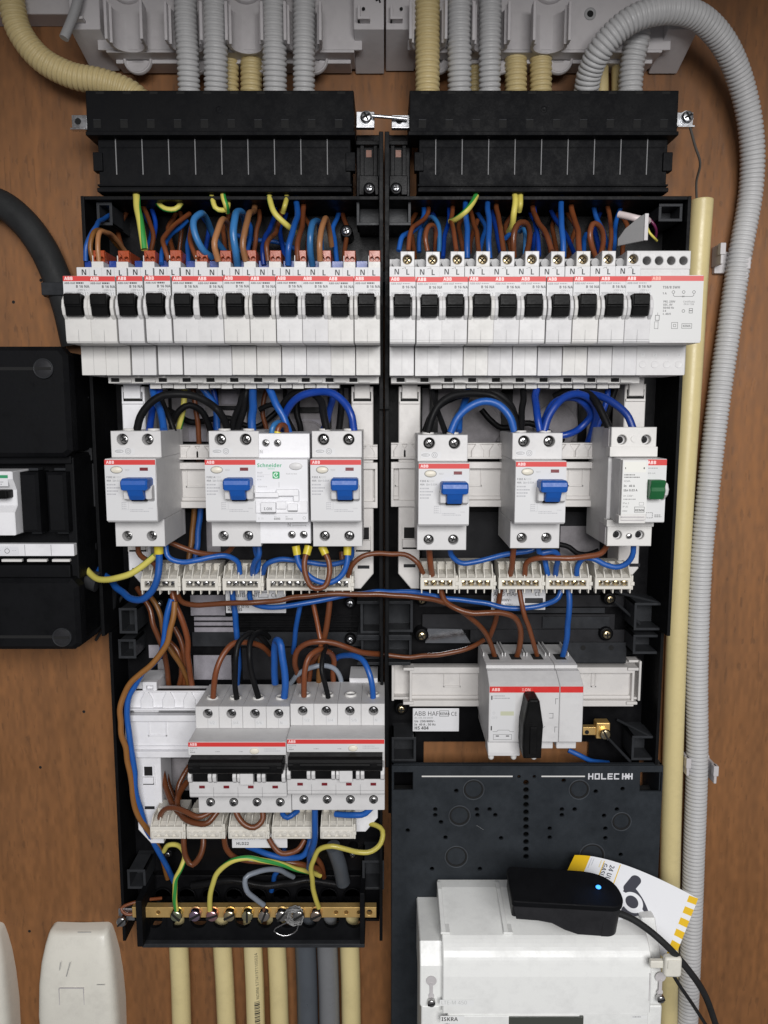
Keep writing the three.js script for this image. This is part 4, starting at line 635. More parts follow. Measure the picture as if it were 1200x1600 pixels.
// ---------- terminal blocks ----------
const GT = 'cream comb terminal blocks';
function terminalBlock(label, px0, px1, n, py0, pyF, py1, screwMat, open) {
  const z = 76, a = at(px0, pyF, z), b = at(px1, py1, z), t = at(px0, py0, z - 8), o = thing('terminal_block', label, 'terminal block', GT), x0 = a[0], x1 = b[0], step = (x1 - x0 - 2) / n;
  const hgt = a[1] - b[1];
  if (open) mesh('front_frame', [plate(rect(x0, x1, b[1], a[1]), [rect(x0 + 3, x1 - 3, b[1] + 2.4, a[1] - 2.2)], 8, z, 0.4), bb(x0 + 1, x1 - 1, b[1] + 0.5, a[1], 46, z - 7.9, 0.3)], M.block, o);
  else mesh('front_frame', [bb(x0, x1, b[1], a[1], 46, z, 0.6), plate(rect(x0 + 1.5, x1 - 1.5, b[1] + 1, b[1] + hgt * 0.62), [rect(x0 + 3.4, x1 - 3.4, b[1] + 2.4, b[1] + hgt * 0.5)], 2, z + 1.6, 0.3)], M.block, o);
  mesh('back_wall', [bb(x0 + 1, x1 - 1, a[1], t[1] + 2.4, 44, 58, 0.3), prof([[57, a[1] - 0.2], [z - 1.5, a[1] - 0.2], [z - 6, a[1] + 1.6], [57, a[1] + 3.2]], x1 - x0 - 2, (x0 + x1) / 2, 0.2)], M.block, o);
  for (let i = 0; i <= n; i++) { const x = x0 + 1 + i * step; mesh('fin', prof([[50, a[1] - 0.5], [z - 0.8, a[1] - 0.5], [z - 1.4, a[1] + 1.6], [z - 7, t[1] + 2.6], [50, t[1] + 3]], 0.9, x, 0.2), M.block, o); if (open) mesh('tooth', prof([[z - 9, b[1] + 0.4], [z - 0.3, b[1] + 0.4], [z - 0.6, b[1] - 3], [z - 4, b[1] - 3]], 0.9, x, 0.15), M.block, o); }
  for (let i = 0; i < n; i++) { const x = x0 + 1 + (i + 0.5) * step; if (open) screw(o, x, (a[1] + b[1]) / 2 - 0.1, z - 5.2, Math.min(2.4, step * 0.42), screwMat, 'slot', rr(-0.9, 0.9)); else mesh('scallop', lathe([[2.3, -1], [2.2, 0.5], [0.001, 0.5]], x, b[1] + hgt * 0.5 - 0.4, z + 0.6, 12), M.block, o); }
  mesh('end_clip', [bb(x1 - 0.4, x1 + 1.3, b[1] - 0.6, a[1] + 1.6, 56, z - 1, 0.4), bb(x1 - 1, x1 + 1.8, (a[1] + b[1]) / 2 - 1.4, (a[1] + b[1]) / 2 + 1.4, 66, z + 0.6, 0.3)], M.block, o);
  return o;
}
for (const [l, x0, x1, n] of [['cream terminal block crossed by the thick blue wire, nearest the black distribution box', 219, 279, 4], ['short cream terminal block with a brown wire leaving below it', 284, 342, 4], ['cream terminal block taking several blue wires under the white module', 347, 409, 5], ['long cream terminal block behind the hanging brown and blue loops', 416, 550, 10]]) terminalBlock(l, x0, x1, n, 889, 904, 923, M.steel, true);
for (const [l, x0, x1, n] of [['cream terminal block with two brown wires at the first corner', 657, 713, 4], ['empty cream terminal block with four cells', 716, 772, 4], ['cream terminal block with brown wires above and below', 779, 848, 5], ['cream terminal block with three blue wires entering', 853, 922, 5], ['cream terminal block at the angled foot of the carrier by the pipe', 930, 987, 4]]) terminalBlock(l, x0, x1, n, 886, 903, 921, M.brassScrew, true);
for (const [l, x0, x1, n] of [['white closed terminal block at the corner of the lower base', 234, 287, 4], ['white closed terminal block under the coil of brown wires', 291, 349, 4], ['white closed terminal block with the printed tag below it', 356, 418, 5], ['white closed terminal block beside the vertical blue wire', 424, 489, 5], ['white closed terminal block next to the curled yellow wire', 500, 553, 4]]) terminalBlock(l, x0, x1, n, 1277, 1292, 1311, M.steel, false);

// ---------- printed tags stuck in the bases ----------
function tagPlate(label, px0, px1, py0, py1, z, draw, bg = '#d8d8da') {
  const a = at(px0, py0, z), b = at(px1, py1, z), w = b[0] - a[0], h = a[1] - b[1], o = thing('rating_tag', label, 'rating plate');
  mesh('card', bb(a[0], b[0], b[1], a[1], z - 1, z, 0.4), M.carrierCool, o); face('print', w - 0.8, h - 0.8, (a[0] + b[0]) / 2, (a[1] + b[1]) / 2, z + 0.12, print(w - 0.8, h - 0.8, draw, bg), o);
}
tagPlate('rating tag with ABB HAF and HS 404 print below the main switch bracket', 645, 717, 1107, 1143, 28, (c, w, h) => { txt(c, 'ABB HAF', 0.9, 6, 5.2, '#333'); outline(c, w * 0.58, 1.6, w * 0.2, 4.6, 0.4, '#555'); txt(c, 'KEMA', w * 0.585, 5.2, 3, '#555', true); txt(c, 'CE', w * 0.83, 6, 4.6, '#333'); txt(c, 'IEC 439, EN 60439', 0.9, 8.4, 1.9, '#777'); txt(c, 'Ue  230/400V~', 0.9, 11.6, 2.6, '#444', true); txt(c, 'Ie  40 A , 50 Hz', 0.9, 14.4, 2.6, '#444', true); txt(c, 'HS 404', 0.9, 18, 3.8, '#333', true); });
tagPlate('rating tag ending in 333 under the long brown wire', 352, 447, 922, 958, 48, (c, w, h) => { txt(c, 'ABB HAF', 6, 5.4, 5, '#333'); outline(c, w * 0.55, 1.4, w * 0.16, 4, 0.4, '#555'); txt(c, 'CE', w * 0.76, 5.4, 4.4, '#333'); txt(c, 'In 25A  /30mA', w * 0.2, 10, 2.8, '#555'); txt(c, 'Ue 230V 50 Hz', w * 0.02, 14, 2.6, '#444', true); txt(c, 'HLG333', w * 0.02, h - 1.2, 3.2, '#333', true); });
tagPlate('rating tag half hidden behind brown wires under the cream terminal blocks', 768, 852, 920, 953, 46, (c, w, h) => { txt(c, 'ABB HAF', 1, 5.6, 5, '#444'); txt(c, '230/400V~', 1, 9.8, 3, '#555', true); txt(c, 'Ie 40A, 50Hz', 1, 13.4, 2.8, '#555'); c.fillStyle = '#1c1c1e'; c.fillRect(w * 0.62, 7, w * 0.34, 4.2); txt(c, 'CE', w * 0.8, 5.4, 4.2, '#333'); });
tagPlate('rating tag ending in HLD22 under the white terminal blocks', 362, 449, 1303, 1325, 58, (c, w, h) => { txt(c, 'In 40/E  230V ~ /30mA', 2, 4.4, 2.8, '#555'); txt(c, 'HLD22', 3, h - 2.2, 3.4, '#444', true); });

// ---------- wires ----------
const wireCount = {}, wireMats = {};
function wire(color, label, pts, r = 1.75, sleeves) {
  const names = { blue: 'blue_wire', deepBlue: 'blue_wire', paleBlue: 'blue_wire', brown: 'brown_wire', tan: 'brown_wire', rust: 'brown_wire', ochre: 'brown_wire', blackWire: 'black_wire', earth: 'earth_wire', greyWire: 'grey_wire', whiteWire: 'white_wire', yellowWire: 'yellow_wire', purpleWire: 'purple_wire' };
  const P0 = pts.map((p) => at(...p)), c0 = curve(P0), n0 = Math.max(pts.length, Math.round(c0.getLength() / 11)), P = c0.getSpacedPoints(n0).map((q, i) => { const k = i === 0 || i === n0 ? 0 : 0.55; return [q.x + k * rr(-1, 1), q.y + k * rr(-1, 1), q.z + k * rr(-1, 1)]; });
  const g = capped(P, r * rr(0.96, 1.05), 10);
  let o;
  if (color === 'earth') { const c = curve(P), t = new THREE.TubeGeometry(c, Math.max(8, Math.round(c.getLength() / 2.6)), r, 14, false), uv = t.attributes.uv, L = c.getLength(), s0 = (pts[0][0] * 7 % 10) / 10; for (let i = 0; i < uv.count; i++) { const u = uv.getX(i), v = uv.getY(i); uv.setXY(i, u, v + s0 + u * L / 160); } o = mesh(names[color], t, M.earth, null, true); }
  else { const q = color + (wireCount[color] = (wireCount[color] ?? 0) + 1) % 4; if (!wireMats[q]) { const m = M[color].clone(), t = rr(0.78, 1.2); m.color.multiplyScalar(t); m.roughness = rr(0.5, 0.75); wireMats[q] = m; } o = mesh(names[color], g, wireMats[q]); }
  tag(o, label, 'wire');
  for (const i of sleeves ?? []) { const p = P[i ? n0 : 0], q = P[i ? n0 - 1 : 1], d = new THREE.Vector3(q[0] - p[0], q[1] - p[1], q[2] - p[2]).normalize(); const g2 = new THREE.CylinderGeometry(r + 0.7, r + 0.85, 6.6, 16).applyQuaternion(new THREE.Quaternion().setFromUnitVectors(new THREE.Vector3(0, 1, 0), d)).translate(p[0] + d.x * 1, p[1] + d.y * 1, p[2] + d.z * 1); mesh('sleeve', g2, M.yellow, o); }
  return o;
}
// under the left cover
wire('blue', 'blue wire bending into the outermost breaker, beside the ochre loop', [[134, 408, 82], [136, 380, 82], [146, 358, 76], [162, 342, 50], [185, 332, 22]]);
wire('ochre', 'ochre wire of the first arch above the outermost breaker', [[146, 410, 86], [141, 388, 88], [145, 365, 84], [158, 361, 72], [172, 370, 56], [192, 392, 34]]);
wire('tan', 'tan wire of the first arch, next to the ochre one', [[155, 410, 88], [152, 385, 89], [156, 364, 84], [170, 364, 70], [184, 378, 52], [204, 402, 32]]);
wire('earth', 'yellow and green wire hanging straight down onto the third breaker', [[212, 296, 48], [214, 320, 62], [219, 352, 74], [226, 390, 78]], 2.6);
wire('brown', 'brown wire curving behind the straight yellow and green wire', [[218, 312, 34], [230, 338, 40], [239, 362, 46], [236, 392, 50]]);
wire('deepBlue', 'dark blue wire beside the curve behind the third breaker', [[228, 306, 26], [240, 336, 30], [241, 366, 36], [234, 392, 40]]);
wire('earth', 'yellow green wire sagging in a shallow loop above the fourth breaker', [[240, 308, 40], [250, 321, 46], [268, 328, 48], [282, 322, 46], [284, 304, 40]], 2.0);
wire('rust', 'brown wire slanting down into the fourth breaker', [[296, 334, 34], [276, 350, 50], [255, 372, 76], [259, 390, 86], [264, 408, 88]]);
wire('blue', 'blue wire slanting behind the brown one into the fourth breaker', [[292, 345, 34], [270, 366, 50], [256, 384, 72], [252, 412, 82]]);
wire('blue', 'blue wire standing behind the big pale loop', [[302, 346, 40], [295, 372, 58], [293, 400, 72], [294, 412, 78]]);
wire('rust', 'brown wire bent into the fifth breaker under the pale loop', [[308, 338, 44], [297, 362, 70], [301, 386, 84], [308, 406, 88]]);
wire('paleBlue', 'thick pale blue wire in a big hairpin loop above the sixth breaker', [[331, 402, 80], [317, 389, 90], [305, 365, 94], [304, 342, 90], [314, 333, 82], [324, 345, 62], [335, 368, 46], [350, 392, 34]], 2.4);
wire('tan', 'tan wire arching into the sixth breaker', [[341, 408, 90], [336, 384, 94], [340, 360, 90], [349, 344, 78], [357, 356, 56], [362, 392, 40]], 2.1);
wire('paleBlue', 'thick pale blue wire hooked above the seventh breaker', [[371, 414, 82], [368, 388, 92], [365, 355, 92], [369, 333, 82], [378, 332, 66], [383, 358, 44], [378, 392, 30]], 2.6);
wire('tan', 'tan wire hooked above the seventh breaker next to the pale blue one', [[384, 408, 90], [380, 384, 94], [383, 354, 90], [391, 334, 76], [396, 330, 50], [399, 312, 30]], 2.1);
wire('brown', 'brown wire rising straight behind the eighth breaker', [[396, 398, 40], [400, 372, 36], [405, 340, 30], [406, 306, 24]]);
wire('deepBlue', 'dark blue wire rising beside the brown one over the eighth breaker', [[412, 414, 82], [410, 388, 80], [415, 368, 62], [427, 348, 44], [431, 306, 26]]);
wire('brown', 'brown wire bent sharply over the eighth breaker', [[419, 408, 88], [415, 388, 90], [420, 374, 80], [432, 362, 54], [438, 330, 30], [437, 300, 22]]);
wire('earth', 'yellow wire slanting down above the ninth breaker', [[420, 300, 50], [426, 328, 62], [442, 346, 64], [460, 362, 50]], 2.1);
wire('yellowWire', 'short yellow wire end peeping out under the cover over the ninth breaker', [[448, 304, 52], [445, 318, 58], [442, 332, 54]], 1.8);
wire('earth', 'green and yellow wire sag under the cover above the seventh breaker', [[330, 300, 50], [337, 324, 58], [350, 330, 56], [356, 318, 50], [352, 300, 46]], 1.9);
wire('earth', 'tiny green yellow wire tip under the cover beside the sagging wire', [[348, 300, 54], [351, 318, 60], [355, 331, 52]], 2.0);
wire('blue', 'bright blue wire swinging down into the ninth breaker', [[462, 300, 40], [464, 338, 66], [456, 366, 84], [450, 390, 88], [450, 414, 84]], 2.1);
wire('rust', 'brown wire dropping into the ninth breaker beside the bright blue one', [[474, 308, 34], [473, 346, 60], [466, 376, 84], [465, 408, 88]], 2.0);
wire('paleBlue', 'pale blue hook above the tenth breaker', [[488, 414, 82], [485, 384, 92], [486, 358, 90], [492, 346, 78], [499, 352, 56], [502, 390, 40]], 2.4);
wire('tan', 'tan brown wire of the last hook, above the tenth breaker', [[500, 408, 90], [499, 382, 93], [503, 352, 86], [508, 342, 72], [512, 352, 56], [518, 384, 40]], 2.0);
wire('blue', 'blue wire lying low at the back behind the seventh breaker', [[360, 364, 20], [400, 376, 22], [440, 380, 22], [468, 392, 24]]);
wire('brown', 'brown wire in the shade at the back behind the fifth breaker', [[274, 308, 20], [284, 340, 22], [280, 392, 26]]);
// under the right cover
wire('blue', 'blue wire of the first breaker beside the middle strip', [[623, 392, 84], [628, 372, 80], [645, 360, 62], [660, 344, 44], [661, 304, 26]]);
wire('rust', 'brown wire bending into the first screw terminal', [[638, 392, 86], [641, 362, 80], [654, 348, 60], [668, 334, 40], [669, 300, 26]]);
wire('rust', 'brown hairpin loop above the second screw terminal', [[668, 392, 84], [664, 368, 84], [668, 354, 80], [675, 351, 74], [681, 358, 66], [680, 392, 52]]);
wire('paleBlue', 'pale blue wire arching behind the brown hairpin loop', [[662, 352, 30], [672, 338, 44], [682, 344, 54], [687, 362, 60], [686, 394, 64]]);
wire('blue', 'blue wire end in shade behind the first brown wire', [[655, 394, 34], [656, 366, 30], [664, 346, 26]]);
wire('deepBlue', 'dark blue wire rising behind the third screw breaker', [[692, 402, 60], [696, 368, 48], [701, 340, 36], [702, 306, 26]]);
wire('rust', 'brown wire straight down to the third screw terminal', [[713, 392, 84], [709, 364, 72], [705, 340, 48], [711, 306, 28]]);
wire('earth', 'yellow green wire curving down above the third screw breaker', [[744, 306, 56], [732, 328, 66], [718, 340, 62], [704, 346, 50]], 2.1);
wire('blue', 'first bright blue wire in the right row, above the fourth breaker', [[730, 404, 80], [730, 370, 76], [728, 340, 64], [727, 304, 40]], 2.1);
wire('brown', 'brown wire slanting behind the fourth screw breaker', [[748, 392, 80], [745, 364, 66], [737, 338, 46], [731, 304, 28]]);
wire('brown', 'short brown wire standing in shade at the fourth screw breaker', [[734, 394, 50], [737, 372, 40], [746, 344, 30]]);
wire('blue', 'second bright blue wire in the right row, above the fifth breaker', [[765, 404, 80], [764, 372, 78], [763, 340, 66], [761, 304, 42]], 2.1);
wire('brown', 'brown wire leaning into the fifth screw terminal', [[787, 394, 84], [784, 364, 74], [779, 340, 58], [773, 304, 30]], 2.0);
wire('deepBlue', 'dark blue wire rising obliquely behind the fifth screw breaker', [[782, 394, 50], [776, 362, 40], [768, 330, 28]]);
wire('blue', 'blue wire hidden behind the yellow strand near the fifth screw breaker', [[790, 372, 52], [800, 360, 44], [812, 352, 30]]);
wire('yellowWire', 'yellow strand hanging steeply above the wide brown loop', [[804, 302, 54], [805, 326, 62], [801, 346, 58], [795, 362, 46]], 2.2);
wire('yellowWire', 'short yellow strand beside the steep one under the cover', [[813, 302, 54], [814, 318, 58], [811, 330, 54]], 2.0);
wire('brown', 'wide brown loop above the sixth screw terminal', [[803, 402, 80], [801, 374, 84], [805, 354, 82], [815, 348, 76], [826, 354, 68], [827, 374, 62], [822, 398, 56]], 2.1);
wire('paleBlue', 'pale blue loop inside the wide brown loop', [[812, 362, 40], [818, 358, 48], [822, 372, 54], [820, 398, 56]]);
wire('deepBlue', 'blue wire rising behind the seventh screw breaker', [[842, 400, 74], [841, 372, 66], [837, 348, 48], [833, 306, 28]]);
wire('rust', 'brown wire slanting down to the seventh screw terminal', [[862, 392, 84], [856, 372, 78], [844, 350, 62], [833, 330, 44], [828, 302, 28]], 2.0);
wire('brown', 'short brown wire end beside the seventh screw terminal', [[860, 394, 70], [858, 374, 66], [850, 366, 58]]);
wire('blue', 'tall bright blue wire above the eighth screw breaker', [[880, 402, 80], [879, 368, 78], [876, 336, 64], [876, 302, 40]], 2.1);
wire('deepBlue', 'dark blue wire crossing behind the tall bright blue wire', [[858, 322, 24], [870, 346, 30], [890, 378, 44], [898, 398, 54]]);
wire('rust', 'brown wire curving down into the eighth screw terminal', [[905, 394, 84], [903, 366, 74], [896, 344, 56], [890, 304, 30]], 2.0);
wire('blue', 'short blue wire pair member standing before the ninth breaker', [[912, 396, 60], [912, 378, 54], [916, 366, 44]]);
wire('rust', 'brown loop above the ninth screw terminal, the last one', [[930, 400, 76], [922, 378, 82], [922, 358, 82], [929, 349, 78], [938, 356, 70], [942, 374, 64], [938, 400, 58]], 2.0);
wire('blue', 'blue wire running down behind the last brown loop', [[926, 304, 28], [930, 332, 34], [942, 360, 44], [952, 390, 54]]);
wire('brown', 'brown wire standing between the last loop and the grey end plate', [[947, 304, 30], [952, 340, 44], [955, 372, 60], [952, 398, 66]]);
wire('blue', 'blue wire ending under the white wire by the end plate', [[972, 316, 26], [962, 350, 40], [959, 392, 56]]);
wire('whiteWire', 'white wire end pointing at the grey end plate', [[967, 335, 70], [982, 338, 74], [1000, 341, 78], [1012, 345, 70]], 2.4);
wire('purpleWire', 'purple wire peeping out behind the grey end plate', [[1008, 336, 50], [1018, 346, 56], [1026, 356, 54], [1024, 372, 46]], 1.0);
wire('yellowWire', 'thin yellow wire peeping out behind the grey end plate', [[1010, 352, 56], [1018, 368, 60], [1026, 376, 52]], 0.9);
// between the breaker rows and the blue lever devices
const T = 2.75;
wire('blackWire', 'thick black wire arching from the first blue lever device to the second', [[214, 672, 90], [222, 646, 92], [243, 624, 92], [278, 615, 90], [316, 624, 86], [342, 642, 80], [356, 672, 90]], T);
wire('blue', 'thick blue wire entering the first blue lever device from above', [[256, 672, 90], [252, 646, 80], [243, 626, 68], [238, 596, 58]], T);
wire('deepBlue', 'thick dark blue wire beside the black arch at the first lever device', [[234, 672, 84], [236, 646, 72], [246, 618, 62], [252, 596, 56]], T);
wire('blackWire', 'black wire falling steeply behind the first lever device', [[246, 598, 56], [254, 628, 60], [264, 650, 64], [272, 674, 66]], 2.2);
wire('earth', 'yellow and green wire hanging behind the first lever device', [[289, 596, 40], [288, 620, 42], [284, 648, 44], [278, 680, 40], [276, 716, 36]], 2.3);
wire('brown', 'brown wire dropping behind the guide strip beside the first lever device', [[300, 596, 36], [306, 640, 36], [312, 694, 30], [306, 760, 24], [304, 850, 30]], 2.0);
wire('blackWire', 'black wire in the thick of wires left of the second lever device', [[270, 660, 50], [284, 638, 52], [300, 632, 50], [318, 648, 46], [330, 676, 40]], 2.4);
wire('blue', 'bright blue wire slanting down to the second lever device', [[308, 596, 54], [324, 616, 52], [336, 634, 48], [340, 674, 46]], 2.5);
wire('deepBlue', 'dark blue wire forked behind the bright slanting one', [[330, 598, 44], [336, 622, 42], [338, 650, 40], [337, 680, 36]], 2.2);
wire('blackWire', 'straight black wire leaning towards the second lever device', [[388, 598, 58], [382, 630, 62], [376, 656, 70], [370, 676, 78]], T);
wire('blackWire', 'black wire with a shine beside the straight leaning one', [[362, 674, 80], [368, 650, 72], [378, 622, 60], [382, 598, 52]], 2.2);
wire('blue', 'thick blue wire standing straight over the second lever device', [[394, 674, 90], [394, 650, 86], [395, 626, 74], [396, 596, 58]], T + 0.3);
wire('blue', 'thick blue wire slanting down behind the white module', [[416, 596, 62], [430, 628, 68], [444, 654, 70], [456, 690, 66]], T);
wire('deepBlue', 'thick dark blue arch from behind the white module to the third lever device', [[440, 690, 58], [444, 652, 66], [462, 624, 76], [498, 612, 82], [528, 620, 88], [546, 642, 92], [553, 673, 92]], T);
wire('blackWire', 'broad black arch dropping to the third lever device', [[438, 640, 48], [456, 616, 58], [482, 612, 66], [500, 624, 80], [507, 648, 88], [511, 673, 92]], T);
wire('deepBlue', 'dark blue wire end behind the third lever device', [[522, 604, 54], [517, 634, 60], [510, 660, 70], [502, 678, 66]], 2.4);
wire('blackWire', 'black wire standing inside the dark blue arch', [[532, 604, 48], [533, 636, 52], [529, 676, 60]], 2.4);
wire('blackWire', 'black wire curling behind the white module', [[405, 640, 38], [430, 632, 40], [452, 660, 44], [466, 690, 50]], 2.2);
wire('paleBlue', 'small pale blue bend at the top of the white module', [[424, 684, 92], [426, 668, 92], [434, 660, 86], [442, 668, 70]], 1.9);
wire('rust', 'small brown bend in a yellow sleeve at the top of the white module', [[432, 684, 92], [436, 668, 92], [444, 664, 84], [448, 690, 70]], 1.9, [0]);
wire('blackWire', 'thick black arch from the fourth lever device to the fifth', [[668, 676, 92], [676, 650, 92], [696, 624, 90], [736, 614, 86], [776, 622, 84], [800, 646, 88], [808, 674, 92]], T);
wire('blackWire', 'thick second black wire under the arch at the fourth lever device', [[672, 598, 56], [680, 628, 66], [688, 654, 80], [696, 676, 88]], 2.3);
wire('blackWire', 'black arch running a little behind the first one', [[664, 674, 86], [684, 636, 80], [720, 618, 74], [766, 612, 70], [796, 630, 72], [812, 672, 84]], 2.4);
wire('blue', 'bright blue arch between the fourth and fifth lever devices', [[704, 676, 94], [716, 652, 94], [738, 632, 92], [766, 627, 92], [790, 642, 92], [804, 674, 92]], T);
wire('blue', 'blue wire rising behind the bright blue arch', [[717, 674, 86], [719, 650, 78], [727, 626, 66], [732, 598, 54]], 2.5);
wire('blackWire', 'black wire rising straight from the fifth lever device', [[814, 674, 90], [815, 646, 80], [817, 620, 66], [818, 596, 54]], 2.4);
wire('deepBlue', 'blue wire rising straight from the fifth lever device to the busbar', [[844, 674, 92], [838, 648, 88], [837, 624, 76], [841, 594, 58]], T);
wire('deepBlue', 'thick blue coil over the fifth lever device, outer turn', [[850, 674, 92], [860, 646, 90], [876, 624, 86], [898, 616, 80], [920, 622, 72], [932, 644, 62], [926, 672, 52], [916, 700, 44]], T);
wire('deepBlue', 'thick blue coil over the fifth lever device, inner turn', [[846, 674, 88], [854, 650, 84], [868, 628, 80], [890, 620, 74], [912, 630, 66], [922, 650, 58], [910, 668, 56], [880, 680, 60], [864, 682, 58]], 2.5);
wire('deepBlue', 'blue arch reaching down to the green lever device', [[902, 612, 66], [934, 618, 76], [960, 630, 84], [980, 648, 90], [990, 672, 92]], T);
wire('blackWire', 'black arch reaching down beside the green lever device', [[866, 620, 54], [892, 610, 62], [918, 616, 72], [938, 638, 82], [954, 674, 88]], T);
wire('deepBlue', 'short blue wire behind the arches by the carrier post', [[950, 602, 50], [946, 632, 52], [932, 670, 50]], 2.3);
wire('blackWire', 'black wire crossing behind the blue coil', [[962, 606, 46], [950, 640, 44], [938, 680, 42]], 2.2);
// between lever devices and terminal blocks
wire('brown', 'brown wire bent under the first lever device into the terminal block', [[216, 850, 88], [217, 864, 86], [226, 873, 82], [242, 882, 78], [246, 900, 72]], 2.0);
wire('earth', 'yellow wire from the black distribution box to the first lever device', [[120, 868, 50], [136, 892, 62], [156, 906, 72], [188, 902, 82], [214, 890, 84], [242, 868, 84]], 2.4);
wire('blue', 'thick blue wire swinging under the first terminal block, in a yellow sleeve', [[248, 856, 90], [248, 880, 90], [244, 906, 90], [232, 930, 88], [212, 938, 82], [190, 924, 70], [172, 906, 54], [150, 888, 40]], 2.6, [0]);
wire('blue', 'blue wire running from the first lever device along to the third terminal block', [[258, 848, 84], [260, 866, 86], [276, 878, 86], [312, 874, 84], [350, 868, 80], [368, 874, 76], [375, 896, 70]], 2.0);
wire('brown', 'brown wire running under the guide rail between the first two lever devices', [[262, 846, 66], [292, 858, 66], [330, 866, 66], [358, 864, 68], [366, 850, 70]], 2.0);
wire('ochre', 'ochre wire passing behind, left of the second lever device', [[304, 790, 34], [300, 830, 34], [294, 890, 40]], 2.2);
wire('blue', 'blue wire passing behind beside the ochre one', [[314, 790, 34], [310, 830, 34], [304, 890, 40]], 2.2);
wire('blue', 'blue wire under the second lever device, short hook', [[404, 850, 84], [404, 868, 84], [397, 880, 78], [395, 898, 70]], 2.0);
wire('blue', 'blue wire leaving the third terminal block towards the middle strip', [[411, 896, 70], [416, 880, 76], [436, 874, 78], [476, 878, 76], [520, 882, 74], [548, 874, 76], [549, 852, 80]], 2.0);
wire('blue', 'second blue hook beneath the second lever device', [[398, 852, 74], [400, 866, 74], [404, 884, 70], [396, 898, 66]], 1.9);
wire('blue', 'thick blue loop hanging from the white module to the third lever device', [[463, 858, 92], [468, 884, 94], [486, 904, 94], [508, 912, 94], [530, 902, 94], [542, 880, 93], [543, 858, 92]], 2.1, [0, 6]);
wire('brown', 'brown loop hanging in front of the long terminal block', [[481, 858, 94], [476, 884, 98], [482, 910, 99], [497, 922, 99], [512, 910, 98], [514, 884, 96], [505, 858, 93]], 2.1, [0, 6]);
wire('brown', 'brown wire crossing from the long terminal block over the middle strip', [[544, 902, 72], [552, 882, 76], [570, 868, 76], [600, 865, 74], [630, 867, 74], [650, 876, 76], [661, 896, 72]], 2.0);
wire('rust', 'brown wire end behind the third lever device', [[534, 862, 62], [536, 880, 64], [541, 904, 68]], 2.2);
wire('rust', 'brown wire straight below the fourth lever device', [[669, 848, 88], [672, 872, 82], [675, 898, 72]], 2.3);
wire('blue', 'blue wire sagging from the fourth lever device to the fifth', [[703, 848, 90], [706, 868, 88], [718, 880, 86], [746, 878, 86], [782, 868, 84], [820, 862, 82], [848, 852, 82]], 2.1);
wire('rust', 'brown wire straight below the fifth lever device', [[804, 848, 88], [801, 870, 84], [797, 898, 72]], 2.3);
wire('rust', 'brown wire sweeping from the terminal block to the green lever device', [[820, 898, 72], [823, 880, 78], [840, 873, 84], [880, 873, 88], [920, 869, 88], [944, 860, 84], [952, 846, 80]], 2.1);
wire('blue', 'blue hook under the fifth lever device', [[841, 850, 90], [843, 864, 88], [856, 864, 88], [870, 860, 88], [870, 876, 82], [868, 898, 72]], 2.0);
wire('blue', 'short straight blue wire in the terminal block with three blue wires', [[851, 868, 74], [853, 880, 74], [856, 898, 72]], 2.0);
wire('blue', 'blue wire sagging deep below the green lever device', [[990, 850, 92], [989, 868, 90], [976, 884, 86], [956, 886, 84], [934, 876, 82], [914, 872, 80], [904, 882, 76], [901, 898, 72]], 2.1);
wire('blackWire', 'black wire curling behind the right lower corner of the fifth device', [[872, 850, 30], [890, 856, 32], [912, 868, 34], [936, 860, 36]], 2.2);
// behind and below the terminal blocks
wire('brown', 'long brown wire crossing both lower bases to the main switch', [[276, 926, 62], [288, 942, 70], [330, 944, 74], [420, 939, 76], [510, 929, 76], [600, 930, 74], [660, 935, 72], [706, 946, 68], [744, 972, 62], [764, 1000, 56], [773, 1026, 52]], 2.1);
wire('blue', 'long blue wire crossing both lower bases in a shallow wave', [[389, 920, 62], [393, 942, 68], [420, 949, 72], [470, 944, 72], [530, 932, 70], [590, 925, 68], [650, 926, 62], [700, 935, 58], [750, 941, 58], [800, 951, 60], [848, 945, 62], [872, 934, 64], [878, 915, 62]], 2.1);
wire('brown', 'brown wire from the terminal corner bending to the second switch entry', [[688, 918, 64], [696, 940, 70], [724, 956, 74], [768, 958, 74], [800, 962, 72], [813, 980, 66], [811, 1006, 58], [807, 1028, 52]], 2.2);
wire('rust', 'brown wire running obliquely behind the others to the switch side', [[783, 918, 56], [778, 950, 48], [770, 982, 38], [764, 998, 30]], 2.1);
wire('brown', 'brown wire straight down to the third switch entry', [[811, 918, 66], [818, 954, 70], [828, 986, 64], [839, 1024, 52]], 2.0);
wire('blue', 'blue wire straight down to the last switch entry', [[888, 918, 64], [889, 950, 66], [887, 984, 62], [879, 1026, 52]], 2.2);
wire('brown', 'brown wire lying across above the main switch bracket', [[598, 1022, 40], [640, 1026, 40], [690, 1023, 40], [730, 1014, 38], [756, 1000, 30]], 1.9);
wire('brown', 'brown bundle wire outermost, running down from the first terminal block', [[214, 918, 40], [230, 944, 46], [243, 986, 48], [256, 1018, 46], [262, 1060, 38], [266, 1100, 30]], 2.2);
wire('ochre', 'brown bundle wire second, bending beside the blue one', [[232, 928, 44], [250, 958, 48], [258, 1000, 46], [280, 1036, 42], [292, 1060, 36], [294, 1100, 30]], 2.1);
wire('rust', 'brown bundle wire that bows out farthest behind the terminal blocks', [[268, 920, 58], [276, 952, 62], [290, 984, 60], [294, 1030, 52], [302, 1090, 36]], 2.2);
wire('brown', 'brown bundle wire crossing under the bowed one', [[262, 1000, 36], [280, 1024, 38], [284, 1050, 36], [276, 1092, 30]], 2.1);
wire('brown', 'brown bundle wire half hidden in the middle of the bundle', [[272, 980, 34], [286, 1010, 36], [289, 1046, 34], [288, 1092, 28]], 2.1);
